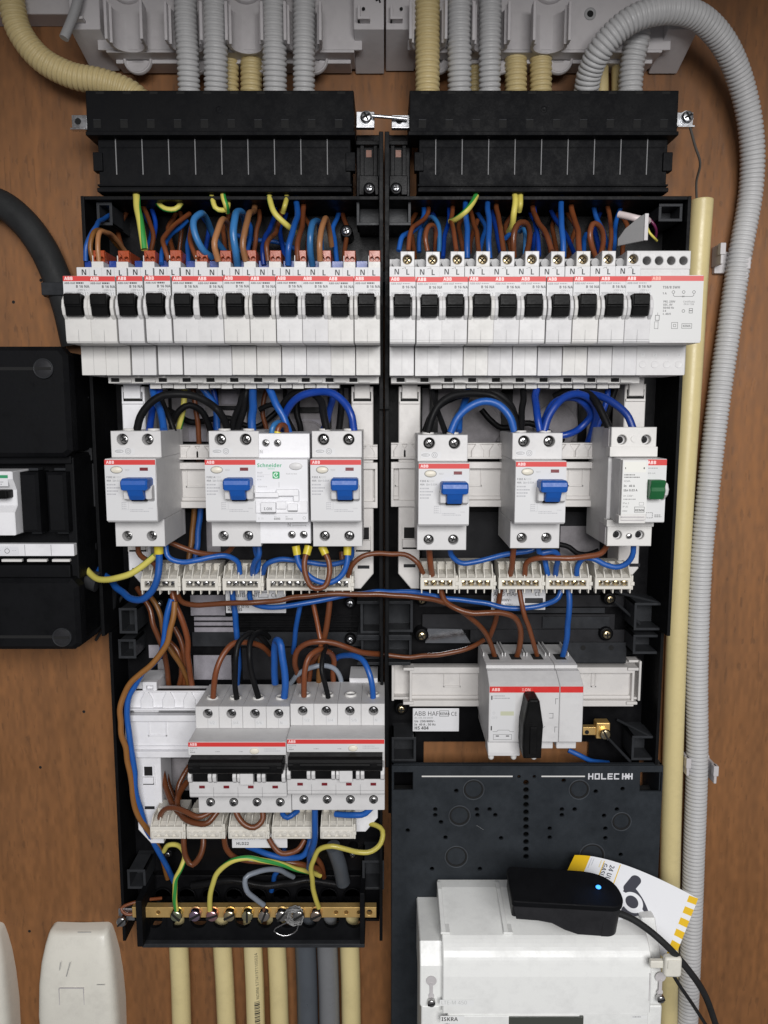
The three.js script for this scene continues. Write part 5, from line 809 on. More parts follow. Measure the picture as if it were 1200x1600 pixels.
wire('blue', 'long blue wire bowing round the carrier down to the cable floor', [[268, 936, 64], [260, 962, 66], [257, 998, 66], [250, 1024, 66], [222, 1054, 66], [204, 1082, 66], [198, 1112, 66], [203, 1160, 66], [210, 1210, 64], [215, 1250, 60], [232, 1300, 50], [256, 1344, 36], [272, 1378, 20]], 2.3);
wire('ochre', 'long tan wire bowing round the carrier next to the blue one', [[273, 940, 68], [268, 978, 70], [258, 1012, 70], [232, 1042, 70], [203, 1070, 70], [189, 1100, 70], [188, 1134, 70], [198, 1180, 68], [206, 1230, 64], [214, 1268, 60], [236, 1304, 50], [250, 1330, 38], [262, 1372, 18]], 2.2);
wire('rust', 'brown wire bending into the first entry of the four pole breaker', [[333, 1090, 84], [336, 1060, 86], [346, 1028, 84], [364, 1006, 76], [386, 1003, 70], [404, 1008, 60], [422, 1022, 44]], 2.2);
wire('blackWire', 'black wire bending into the second entry of the four pole breaker', [[370, 1092, 84], [367, 1060, 86], [368, 1024, 86], [378, 998, 80], [394, 988, 72], [412, 1000, 58], [424, 1020, 42]], 2.2);
wire('blackWire', 'black wire bending into the third entry of the four pole breaker', [[404, 1090, 84], [396, 1060, 86], [389, 1026, 86], [392, 998, 80], [404, 988, 70], [420, 996, 52]], 2.2);
wire('blue', 'blue wire bending into the neutral entry of the four pole breaker', [[444, 1090, 84], [445, 1060, 86], [441, 1024, 86], [434, 996, 82], [430, 1010, 74], [430, 1068, 62]], 2.6);
wire('blue', 'blue wire running straight down behind the first black wire', [[363, 916, 58], [366, 950, 58], [370, 990, 56], [372, 1030, 54], [370, 1076, 48]], 2.4);
wire('blue', 'slim blue wire slanting down between the two four pole breakers', [[470, 942, 60], [465, 968, 58], [461, 996, 52], [458, 1020, 44]], 2.0);
wire('rust', 'brown wire bending into the first entry of the second four pole breaker', [[475, 1088, 84], [476, 1058, 86], [481, 1030, 84], [494, 1017, 78], [508, 1016, 68], [520, 1028, 54], [521, 1066, 46]], 2.2);
wire('brown', 'brown wire falling straight from the long terminal block', [[515, 918, 62], [513, 952, 62], [508, 992, 60], [500, 1016, 56], [488, 1036, 48]], 2.3);
wire('rust', 'brown arch leaving towards the middle strip above the second four pole breaker', [[468, 1066, 50], [461, 1034, 58], [468, 1012, 62], [492, 1003, 64], [524, 1006, 62], [560, 1018, 58], [594, 1022, 46]], 2.2);
wire('rust', 'brown wire running down to the crossing above the second four pole breaker', [[489, 942, 58], [495, 972, 60], [501, 1000, 62], [500, 1012, 62], [486, 1040, 52], [482, 1070, 44]], 2.0);
wire('ochre', 'short brown wire standing behind the black wire of the second four pole breaker', [[501, 1018, 56], [500, 1040, 54], [498, 1070, 48]], 2.1);
wire('blackWire', 'slim black wire into the second entry of the second four pole breaker', [[513, 1090, 84], [506, 1062, 86], [503, 1036, 84], [506, 1016, 74], [512, 1004, 58]], 1.9);
wire('greyWire', 'grey wire arching low behind the second four pole breaker', [[454, 1068, 50], [470, 1050, 56], [494, 1041, 58], [514, 1042, 56], [530, 1052, 50], [534, 1074, 44]], 1.9);
wire('blue', 'blue wire bending into the last entry of the second four pole breaker', [[583, 1090, 84], [581, 1064, 86], [572, 1040, 82], [556, 1025, 72], [536, 1024, 58], [524, 1030, 46]], 2.2);
wire('blue', 'short blue wire crossing the cut-out under the main switch', [[888, 1172, 30], [908, 1182, 32], [930, 1190, 28], [950, 1192, 20]], 2.0);
// lower left base
wire('brown', 'brown wire sweeping down beside the carrier post into the coil', [[250, 1190, 34], [258, 1226, 46], [274, 1262, 66], [296, 1284, 84], [322, 1286, 88], [340, 1268, 84]], 2.3);
wire('brown', 'brown wire of the coil lying just above the second white terminal block', [[252, 1288, 62], [252, 1270, 70], [264, 1261, 74], [290, 1268, 82], [314, 1276, 86], [334, 1266, 82]], 2.2);
wire('brown', 'brown wire of the coil bending out behind the first screws', [[292, 1222, 40], [280, 1240, 52], [277, 1262, 66], [290, 1278, 76], [306, 1284, 80]], 2.3);
wire('brown', 'brown loop drooping in front of the third white terminal block', [[366, 1262, 84], [376, 1284, 88], [392, 1294, 88], [408, 1286, 86], [410, 1264, 82]], 2.2);
wire('blue', 'short blue loop under the first four pole breaker', [[442, 1262, 82], [444, 1278, 82], [456, 1274, 80], [466, 1266, 76]], 2.2);
wire('blue', 'blue wire running down past the white terminal blocks', [[492, 1264, 84], [492, 1296, 84], [490, 1320, 78], [484, 1342, 60], [484, 1360, 40]], 2.4);
wire('blue', 'blue wire bent flat under the second four pole breaker', [[524, 1272, 76], [548, 1274, 82], [570, 1273, 84], [580, 1262, 84]], 2.3);
wire('brown', 'brown loop hanging below the first white terminal blocks', [[287, 1308, 64], [288, 1334, 66], [296, 1351, 66], [308, 1346, 66], [316, 1326, 64], [318, 1306, 60]], 2.2);
wire('brown', 'long brown wire lying over the cable floor towards the middle', [[350, 1308, 62], [356, 1330, 60], [374, 1342, 56], [420, 1346, 52], [470, 1350, 48], [494, 1356, 40], [506, 1370, 24]], 2.2);
wire('blue', 'blue wire lying over the brown one below the printed tag', [[386, 1322, 46], [410, 1332, 54], [446, 1341, 58], [472, 1338, 62], [484, 1318, 62], [486, 1300, 56]], 2.3);
wire('brown', 'brown wire curving below the fourth white terminal block', [[420, 1310, 62], [428, 1326, 64], [446, 1334, 64], [466, 1328, 62], [476, 1312, 58]], 2.2);
wire('brown', 'brown wire ending low beside the vertical blue wire', [[490, 1336, 40], [500, 1350, 36], [505, 1368, 26]], 2.2);
wire('earth', 'yellow and green wire from the first bar screw curling up behind the brown loop', [[276, 1422, 52], [273, 1396, 56], [276, 1370, 58], [286, 1350, 58], [289, 1336, 54], [282, 1324, 48], [266, 1320, 44], [256, 1330, 38]], 2.0);
wire('earth', 'yellow and green wire arching across from the third bar screw', [[328, 1422, 52], [331, 1390, 60], [344, 1358, 66], [368, 1343, 68], [402, 1343, 66], [446, 1352, 58], [500, 1368, 34]], 2.1);
wire('greyWire', 'grey wire looping up from the bare copper end on the bar', [[412, 1414, 56], [396, 1402, 60], [382, 1386, 62], [386, 1370, 60], [408, 1360, 54], [436, 1359, 44], [458, 1370, 30]], 2.2);
wire('yellowWire', 'yellow wire curling past the last white terminal block down to the bar', [[498, 1418, 54], [489, 1386, 60], [487, 1354, 66], [496, 1330, 70], [520, 1322, 72], [556, 1331, 70], [586, 1328, 66], [600, 1308, 60], [592, 1292, 54], [566, 1288, 44]], 2.0);

// wires in the shade at the back
{
  const nth = ['outermost', 'second', 'third', 'fourth', 'fifth', 'sixth', 'seventh', 'eighth', 'ninth', 'tenth'];
  [[190, 14, 'brown'], [232, -10, 'blue'], [268, 12, 'brown'], [322, -14, 'deepBlue'], [352, 10, 'brown'], [388, -12, 'blue'], [442, 10, 'deepBlue'], [480, -10, 'brown'], [524, 8, 'blue'], [540, -8, 'brown']].forEach(([x, s, c], i) => wire(c, `${c === 'brown' ? 'brown' : 'blue'} wire in the shade at the back of the left top compartment, ${nth[i]} of ten`, [[x + s, 298, 14], [x + s * 0.7, 330, 16], [x - s * 0.4, 356, 22], [x, 384, 30], [x + s * 0.3, 410, 36]], 1.8));
  [[645, 10, 'brown'], [680, -10, 'deepBlue'], [722, 12, 'brown'], [752, -12, 'blue'], [796, 12, 'brown'], [834, -10, 'deepBlue'], [868, 10, 'brown'], [892, -12, 'brown'], [934, 10, 'deepBlue'], [975, -8, 'brown']].forEach(([x, s, c], i) => wire(c, `${c === 'brown' ? 'brown' : 'blue'} wire in the shade at the back of the right top compartment, ${nth[i]} of ten`.replace('outermost', 'first'), [[x + s, 298, 14], [x + s * 0.8, 326, 16], [x - s * 0.5, 352, 22], [x, 378, 30], [x + s * 0.3, 406, 36]], 1.8));
  wire('blackWire', 'black wire bowing low at the back above the guide strip of the left carrier', [[262, 640, 20], [300, 660, 24], [350, 652, 24], [396, 668, 22], [436, 640, 18]], 2.4);
  wire('blackWire', 'black wire hanging at the back beside the third blue lever device', [[468, 600, 24], [462, 640, 26], [470, 672, 24], [468, 712, 20]], 2.4);
  wire('brown', 'brown wire crossing at the back behind the white module', [[418, 604, 26], [410, 636, 28], [416, 672, 26], [408, 712, 22]], 1.9);
  wire('blackWire', 'black wire bowing at the back beside the coil of blue wires', [[752, 640, 22], [780, 668, 24], [830, 662, 26], [880, 690, 24]], 2.4);
  wire('brown', 'brown wire going down at the back between carrier post and four pole breaker', [[254, 1186, 26], [262, 1220, 30], [272, 1250, 34], [284, 1290, 40]], 2.1);
  wire('brown', 'brown wire curling at the back above the coil of brown wires', [[296, 1196, 24], [284, 1216, 30], [276, 1240, 36], [288, 1262, 42]], 2.1);
  wire('blue', 'blue wire in the shade between the two four pole breakers and the bar', [[440, 1310, 34], [446, 1340, 30], [430, 1368, 24], [424, 1392, 16]], 2.1);
  wire('blackWire', 'black cable in the shade across the floor above the earth bar', [[300, 1384, 20], [360, 1376, 24], [420, 1384, 24], [480, 1376, 22], [540, 1386, 18]], 3.0);
}

// ---------- brass earth bar on its black holder ----------
{
  const z = 48, a = at(206, 1418, z), b = at(588, 1434, z), o = thing('earth_bar', 'brass earth bar with a row of slotted screws', 'earth bar');
  const holes = []; for (const px of [247, 525, 541, 561]) { const p = at(px, 1424, z); holes.push([p[0], (a[1] + b[1]) / 2, 1.7]); } for (const px of [222, 577]) { const p = at(px, 1424, z); holes.push([p[0], (a[1] + b[1]) / 2, 2.4]); }
  mesh('bar', plate(rect(a[0], b[0], b[1], a[1]), holes, 7, z, 0.4), M.brass, o);
  for (const h of holes) mesh('hole', cyl(h[2], 0.3, h[0], h[1], z - 5), M.void, o);
  const pastel = [metal(0.56, 0.60, 0.40, 0.4), metal(0.56, 0.42, 0.56, 0.4), metal(0.80, 0.46, 0.48, 0.4), metal(0.76, 0.64, 0.40, 0.4), metal(0.76, 0.70, 0.42, 0.4), metal(0.66, 0.60, 0.54, 0.4), metal(0.5, 0.48, 0.45, 0.4), metal(0.45, 0.44, 0.42, 0.4), metal(0.66, 0.52, 0.42, 0.4)];
  [276, 305, 332, 359, 387, 413, 440, 467, 494].forEach((px, i) => { const p = at(px, 1428, z + 3); mesh('washer', cyl(5.2, 0.9, p[0], p[1], z + 0.4), M.brass, o); screw(o, p[0], p[1] - 0.4, z + 3.4, 5.0, pastel[i], 'slot', [-0.8, 0.55, 0.35, 0.5, 1.55, 1.2, 0.9, 0.6, 0.5][i]); });
  const e = at(196, 1430, z - 4); mesh('end_clamp', [bb(e[0] - 6, e[0] + 8, e[1] - 5, e[1] + 6, z - 12, z - 4, 0.8)], M.zinc, o); screw(o, e[0] - 2, e[1] - 3, z - 1, 4.4, M.steel, 'slot', 0.8, 'clamp_screw');
  // braid wrapped round one screw
  const braid = []; const c = at(464, 1430, z + 4);
  for (let k = 0; k < 44; k++) { const q = []; const ph = rnd() * 6.28, r0 = rr(3.6, 7.4), tl = rr(-0.5, 0.5); for (let i = 0; i <= 8; i++) { const t = ph + i / 8 * rr(3, 5.2); q.push([c[0] + r0 * Math.cos(t) * 1.1 - 2.4 + tl * 3 * Math.sin(t), c[1] + r0 * 1.05 * Math.sin(t) - 0.6, c[2] - 1 + 2.6 * Math.cos(t * 2 + k) + rr(0, 1.4)]); } braid.push(tube(q, 0.5, 5)); }
  const br = mesh('copper_braid', braid, M.braid, null); tag(br, 'grey metal braid twisted round one screw of the earth bar', 'metal braid');
  const dn = at(444, 1456, z - 2); tag(mesh('bare_wire', tube([[c[0] - 8, c[1] - 6, c[2]], [dn[0] - 8, dn[1] + 4, z + 2], [dn[0] + 1, dn[1], z + 3], [dn[0] + 10, dn[1] + 3, z + 2], [c[0] + 2, c[1] - 6, c[2]]], 0.6, 6), M.bare), 'thin bare wire hanging below the metal braid', 'wire');
  const cu = at(412, 1416, 55), cv = at(414, 1428, 50); tag(mesh('copper_end', capped([[cu[0], cu[1], cu[2]], [(cu[0] + cv[0]) / 2, (cu[1] + cv[1]) / 2, 54], cv], 1.1, 8), M.copper), 'bare copper end of the grey wire on the earth bar', 'wire end');
  const lp = at(205, 1412, 42); tag(mesh('brown_wire', tube([[lp[0] + 22, lp[1] - 3, 30], [lp[0] + 6, lp[1] + 1, 40], [lp[0] - 8, lp[1] - 3, 44], [lp[0] - 2, lp[1] - 7, 46], [lp[0] + 14, lp[1] - 5, 40]], 1.4, 8), M.rust), 'thin brown wire loop over the outer clamp of the earth bar', 'wire');
}
{
  const z = 40, a = at(222, 1436, z), b = at(570, 1474, z), o = thing('bar_holder', 'black plastic holder with rounded notches under the earth bar', 'bracket');
  const top = a[1], bot = b[1], s = new THREE.Shape(); s.moveTo(a[0], bot); s.lineTo(b[0], bot); s.lineTo(b[0], top);
  const n = 10, w = (b[0] - a[0]) / n; for (let i = n - 1; i >= 0; i--) { const c = a[0] + (i + 0.5) * w; s.lineTo(c + w * 0.36, top); s.lineTo(c + w * 0.36, top - 3); s.absarc(c, top - 3, w * 0.36, 0, Math.PI, true); s.lineTo(c - w * 0.36, top); } s.lineTo(a[0], top); s.closePath();
  mesh('notched_plate', new THREE.ExtrudeGeometry(s, { depth: 4, bevelEnabled: false, curveSegments: 10 }).translate(0, 0, z - 6), M.black, o);
  mesh('front_edge', bb(a[0], b[0], bot - 2, bot + 1.6, z - 8, z + 3, 0.6), M.rim, o);
  for (const [px0, px1, py0, py1] of [[211, 224, 1408, 1480], [562, 570, 1396, 1476]]) { const p = at(px0, py0, 58), q = at(px1, py1, 58); mesh('end_arm', bb(p[0], q[0], q[1], p[1], 20, 58, 0.8), M.black, o); }
  const k = at(267, 1442, 46); mesh('hanging_catch', bb(k[0] - 3, k[0] + 2, k[1] - 4, k[1] + 5, 34, 47, 0.5), M.black, o);
}
// ---------- pipes that leave at the bottom ----------
const GP = 'cream pipes below the earth bar';
const barcode = print(50, 140, (c, w, h) => {
  c.save(); c.translate(31.5, 66); c.rotate(-Math.PI / 2); txt(c, 'NORM 57741971105024', 0, 0, 4.2, '#3a372f'); c.restore();
  let y = 68; let i = 0; while (y < 132) { const t = [0.5, 0.9, 1.5, 0.6, 1.1][i++ % 5]; c.fillStyle = '#3a372f'; c.fillRect(26.2, y, 5.6, t); y += t + [0.6, 1.0, 0.5, 0.8][i % 4]; }
}, '#d6c797', 8);
for (const [n, x0, x1, r, mat, l, g] of [['cream_pipe', 278, 284, 8.4, M.cream, 'cream pipe below the first bar screw, nearest the white socket', GP], ['cream_pipe', 346, 354, 8.2, M.cream, 'plain cream pipe beside the one with printed barcode', GP], ['cream_pipe', 394, 400, 8.2, M.cream, 'cream pipe with printed numbers and barcode', GP], ['cream_pipe', 431, 437, 8.2, M.cream, 'plain cream pipe next to the dark slate cable', GP], ['slate_cable', 476, 481, 9.4, M.slatePipe, 'dark slate cable under the metal braid', null], ['grey_cable', 510, 515, 9.2, M.greyPipe, 'mid grey cable beside the dark slate one', null], ['cream_pipe', 545, 549, 8.6, M.cream, 'cream pipe at the end of the row next to the meter board', GP]]) {
  const z = 12, P = [[x0, 1418, z + 6], [x0 + 1, 1470, z], [(x0 + x1) / 2 + 1, 1535, z], [x1, 1600, z], [x1 + (x1 - x0) * 0.6, 1680, z]].map((p) => at(...p));
  const o = thing(n, l, n.endsWith('cable') ? 'cable' : 'pipe', g); const t = mesh('tube', tube(P, r, 26), mat, o);
  mesh('rim', new THREE.TorusGeometry(r - 0.5, 0.6, 6, 22).rotateX(Math.PI / 2).translate(...P[0]), mat, o);
  if (l.includes('numbers')) { // printed strip that follows the wall of the pipe
    const c = curve(P), pos = [], uv = [], idx = [], m = 40, k = 10;
    for (let i = 0; i <= m; i++) { const q = c.getPointAt(0.14 + 0.8 * i / m); for (let j = 0; j <= k; j++) { const ph = -1.1 + 2.2 * j / k; pos.push(q.x + (r + 0.12) * Math.sin(ph), q.y, q.z + (r + 0.12) * Math.cos(ph)); uv.push(0.3 + 0.42 * j / k, 1 - i / m); } }
    for (let i = 0; i < m; i++) for (let j = 0; j < k; j++) { const v = i * (k + 1) + j; idx.push(v, v + k + 1, v + 1, v + 1, v + k + 1, v + k + 2); }
    const gm = new THREE.BufferGeometry(); gm.setAttribute('position', new THREE.Float32BufferAttribute(pos, 3)); gm.setAttribute('uv', new THREE.Float32BufferAttribute(uv, 2)); gm.setIndex(idx); gm.computeVertexNormals(); mesh('barcode_print', gm, barcode, o, true);
  }
}
{ const p = at(527, 1336, 20); const o = tag(mesh('cable_stub', capped([at(520, 1322, 40), at(530, 1350, 32), at(536, 1378, 22)], 6.2, 16), M.slatePipe), 'stripped end of the grey cable under the curled yellow wire', 'cable'); }

// ---------- black distribution box at the left ----------
{
  const o = thing('distribution_box', 'black distribution box with screw covers, cut off at the left edge', 'distribution box');
  const z = 92, zl = -320;
  const cov = (py0, py1, pxr0, pxr1, n) => { const a = at(pxr0, py0, z), b = at(pxr1, py1, z); return mesh(n, [plate([[zl, b[1]], [b[0] - 5, b[1]], [b[0], b[1] + 4], [b[0], a[1] - 6], [b[0] - 5, a[1]], [zl, a[1]]], [], 16, z, 3), bb(zl, a[0] - 6, b[1] + 3, a[1] - 3, 8, z - 14, 0.6)], M.black, o); };
  const ct = cov(541, 714, 107, 112, 'upper_cover'), cb = cov(905, 1016, 122, 126, 'lower_cover');
  const groove = (par, px, py, pr) => { const p = at(px, py, z); mesh('groove', bb(zl, p[0] - 6, p[1] - 1.1, p[1] + 1.1, z - 1, z + 0.12, 0), M.void, par); const s = mesh('cover_screw', lathe([[7, -0.5], [6.9, 1.4], [6.2, 2], [5.9, 1.2], [5.4, 2.2], [0.001, 2.4]], p[0], p[1], z, 26), M.dim, par); mesh('slot', bx(11, 1.9, 0.6, p[0], p[1], z + 2.3, 0), M.void, s); mesh('screw_ring', new THREE.TorusGeometry(6.7, 0.4, 6, 28).translate(p[0], p[1], z + 1.7), M.rim, s); };
  groove(ct, 69, 576, 1); groove(cb, 98, 995, 1);
  const zm = 78, m0 = at(112, 714, zm), m1 = at(122, 905, zm);
  mesh('body', [bb(zl, m0[0] - 1, m1[1], m0[1], 10, zm - 10, 1), bb(zl, m0[0] + 1, m0[1] - 5, m0[1] + 2, 10, zm + 4, 1), bb(zl, m1[0] - 3, m1[1] - 2, m1[1] + 12, 10, zm + 6, 1), bb(m0[0] - 5, m0[0] + 2, m1[1], m0[1], 10, zm + 2, 1)], M.black, o);
  for (const [x0, x1] of [[29, 63], [70, 106]]) { const a = at(x0, 738, zm + 12), b = at(x1, 832, zm + 12); mesh('blank_module', plate([[a[0], b[1]], [b[0], b[1]], [b[0], a[1]], [a[0], a[1]]], [], 22, zm + 12, 2), M.black, o); mesh('module_tab', [bb(a[0] + 3, b[0] - 3, a[1] + 0.5, a[1] + 2.4, zm - 6, zm + 3, 0.3), bb(a[0] + 3, b[0] - 3, b[1] - 2.4, b[1] - 0.5, zm - 6, zm + 3, 0.3)], M.rim, o); }
  { const a = at(-60, 850, zm + 8), b = at(116, 869, zm + 8); const l = mesh('label_strip', bb(a[0], b[0], b[1], a[1], zm + 2, zm + 8, 0.5), M.carrierCool, o); for (const x of [39, 80]) { const p = at(x, 860, zm + 8); mesh('strip_seam', bb(p[0] - 0.15, p[0] + 0.15, b[1] + 0.5, a[1] - 0.5, zm + 8, zm + 8.15, 0), M.seam, l); } const q = at(10, 860, zm + 8); face('strip_print', 18, 6, q[0], q[1], zm + 8.25, print(18, 6, (c) => { c.strokeStyle = '#666'; c.lineWidth = 0.4; c.beginPath(); c.arc(9.6, 3.4, 1.7, 0, 7); c.stroke(); txt(c, '- \u00b7 -', 0.6, 4, 3, '#777'); txt(c, '\u2032 \u2032', 8.6, 2, 2.4, '#777'); txt(c, '- -', 13.4, 4, 3, '#777'); }, '#d6d6da'), l); }
  for (const [x0, x1] of [[-40, -6], [2, 34], [42, 73], [81, 109]]) { const a = at(x0, 874, zm + 7), b = at(x1, 878, zm + 7); mesh('white_mark', bb(a[0], b[0], b[1], a[1], zm + 4, zm + 7, 0.3), M.offWhite, o); }
  const side = (px0, px1, py0, py1, z0, z1, mat) => { const a = at(px0, py0, z1), b = at(px1, py1, z1); return bb(a[0], b[0], b[1], a[1], z0, z1, 0.8); };
  mesh('side_body', [side(104, 180, 600, 870, 2, 12), side(-100, 96, 560, 1010, 2, 40), side(160, 176, 596, 905, 4, 34), plate([at(120, 905, 36), at(186, 905, 36), at(180, 950, 36), at(152, 990, 36), at(122, 1012, 36)].map((p) => [p[0], p[1]]), [], 30, 36, 0.8)], M.black, o);
  const dk = M.post; const ps = mesh('dark_post', [side(113, 141, 604, 872, 20, 42)], dk, o);
  mesh('latch', [side(118, 136, 602, 616, 42, 45), side(116, 138, 620, 622, 42, 44), side(112, 144, 700, 720, 30, 46), side(120, 156, 724, 792, 30, 44), side(118, 150, 848, 860, 42, 45)], dk, ps);
  const g = at(136, 906, 60); mesh('cable_boot', [new THREE.CylinderGeometry(7, 8, 16, 18).rotateZ(Math.PI / 2 - 0.3).translate(g[0], g[1], 58)], M.post, o);
}
{
  const z = 92, a = at(-25, 736, z), b = at(29, 835, z), o = thing('small_breaker', 'white breaker with green stripe, half out of frame in the black distribution box', 'circuit breaker');
  const h = a[1] - b[1];
  mesh('housing', [prof([[60, b[1]], [z + 4, b[1]], [z + 4, b[1] + h * 0.36], [z - 1, b[1] + h * 0.46], [z - 1, b[1] + h * 0.7], [z + 4, a[1] - h * 0.12], [z + 4, a[1]], [60, a[1]]], b[0] - a[0], (a[0] + b[0]) / 2, 0.6)], M.carrierCool, o);
  const p = at(6, 772, z + 4); mesh('toggle', bb(p[0] - 8, p[0] + 4.4, p[1] - 3, p[1] + 3, z - 4, z + 9, 0.8), M.toggle, o);
  const q = at(6, 750, z + 4); face('label_print', 14, 9, q[0] - 4, q[1], z + 4.15, print(14, 9, (c) => { c.fillStyle = '#2f8f62'; c.fillRect(0, 1, 14, 2.2); lines(c, 1, 4, 11, 3, 1.6, '#9a9a9d'); }, '#d9d9dc'), o);
}

// ---------- board that carries the meter ----------
{
  const z = 47, a = at(612, 1197, z), b = at(1037, 1197, z), yb = -620, o = thing('meter_board', 'dark slate meter board with white line and lettering', 'meter board');
  const hs = [], rec = [];
  const H = (px, py, r) => { const p = at(px, py, z); hs.push([p[0], p[1], r]); };
  for (const [x, y] of [[713, 1236], [680, 1265], [680, 1274], [689, 1285], [745, 1265], [746, 1274], [765, 1265], [774, 1274], [637, 1298], [696, 1309], [783, 1310], [675, 1358], [750, 1358], [881, 1220], [931, 1237], [973, 1233], [878, 1265], [878, 1274], [898, 1265], [964, 1265], [944, 1275], [859, 1295], [859, 1309], [946, 1295], [946, 1310], [970, 1336]]) H(x, y, 1.7);
  for (let i = 0; i < 11; i++) H(822, 1223 + i * 11.6, 2.2);
  H(811, 1214, 1.3); H(835, 1214, 1.3);
  const w0 = at(615, 1207, z), w1 = at(645, 1235, z), v0 = at(1001, 1207, z), v1 = at(1033, 1237, z);
  mesh('panel', plate(rect(a[0], b[0], yb, a[1]), [...hs, rect(w0[0], w1[0], w1[1], w0[1]), rect(v0[0], v1[0], v1[1], v0[1])], 3, z, 0.5), M.slate, o);
  mesh('panel_back', [bb(a[0] + 1, b[0] - 1, yb, a[1] - 30, 20, 24, 0)], M.void, o);
  mesh('edge', [bb(a[0], a[0] + 2, yb, a[1], 4, z - 3, 0.3), bb(b[0] - 2, b[0], yb, a[1], 4, z - 3, 0.3), bb(a[0], b[0], a[1] - 2, a[1], 40, z - 3, 0.3)], M.slate, o);
  for (const [x, y, r] of [[740, 1233, 7.4], [718, 1274, 7.6], [713, 1338, 8.2], [905, 1233, 7.2], [971, 1283, 6.8], [925, 1336, 9.2]]) { const p = at(x, y, z); mesh('knockout', [new THREE.TorusGeometry(r, 0.8, 6, 36).translate(p[0], p[1], z + 0.05)], M.void, o); mesh('knockout_highlight', new THREE.TorusGeometry(r + 1.1, 0.5, 6, 36).translate(p[0], p[1] - 0.4, z + 0.05), M.knockHighlight, o); }  // the paler ring is a rim highlight put into the colour
  const l0 = at(659, 1213, z), l1 = at(801, 1213, z), l2 = at(846, 1213, z), l3 = at(914, 1213, z);
  mesh('white_line', [bb(l0[0], l1[0], l0[1] - 0.55, l0[1] + 0.55, z - 0.2, z + 0.12, 0), bb(l2[0], l3[0], l0[1] - 0.55, l0[1] + 0.55, z - 0.2, z + 0.12, 0)], M.offWhite, o);
  // raised wide lettering
  const S = new THREE.MeshPhysicalMaterial({ color: lin(0.62, 0.62, 0.64), roughness: 0.5 });
  const c0 = at(919, 1213, z), c1 = at(991, 1205, z), hgt = 5.2, wl = (c1[0] - c0[0]) / 7.1, st = 1.05, gl = [];
  const bar = (x0, x1, y0, y1) => gl.push(bb(c0[0] + x0, c0[0] + x1, c0[1] + y0, c0[1] + y1, z - 0.2, z + 0.14, 0));
  const T2 = hgt / 2, letters = 'HOLEC'.split('');
  letters.forEach((ch, i) => { const x = i * wl, w = wl * 0.8; if ('HOLEC'.includes(ch)) bar(x, x + st, -T2, T2); if ('HO'.includes(ch)) bar(x + w - st, x + w, -T2, T2); if (ch === 'H') bar(x + st, x + w - st, -st / 2, st / 2); if ('OLEC'.includes(ch)) bar(x + st, x + w - (ch === 'O' ? st : 0), -T2, -T2 + st); if ('OEC'.includes(ch)) bar(x + st, x + w - (ch === 'O' ? st : 0), T2 - st, T2); if (ch === 'E') bar(x + st, x + w * 0.92, -st / 2, st / 2); });
  const ex = 5 * wl + 1.2; for (let k = 0; k < 4; k++) bar(ex + k * 2.5, ex + k * 2.5 + 1.2, -T2, T2); bar(ex + 1.2, ex + 2.5, -0.55, 0.55); bar(ex + 6.2, ex + 7.5, -0.55, 0.55); bar(ex + 3.7, ex + 5, -1.4, 1.4);
  mesh('lettering', gl, S, o);
  const s0 = at(750, 1293, z); mesh('scratch', [new THREE.BoxGeometry(7, 0.2, 0.05).rotateZ(-0.6).translate(s0[0], s0[1], z + 0.03)], M.seam, o);
}
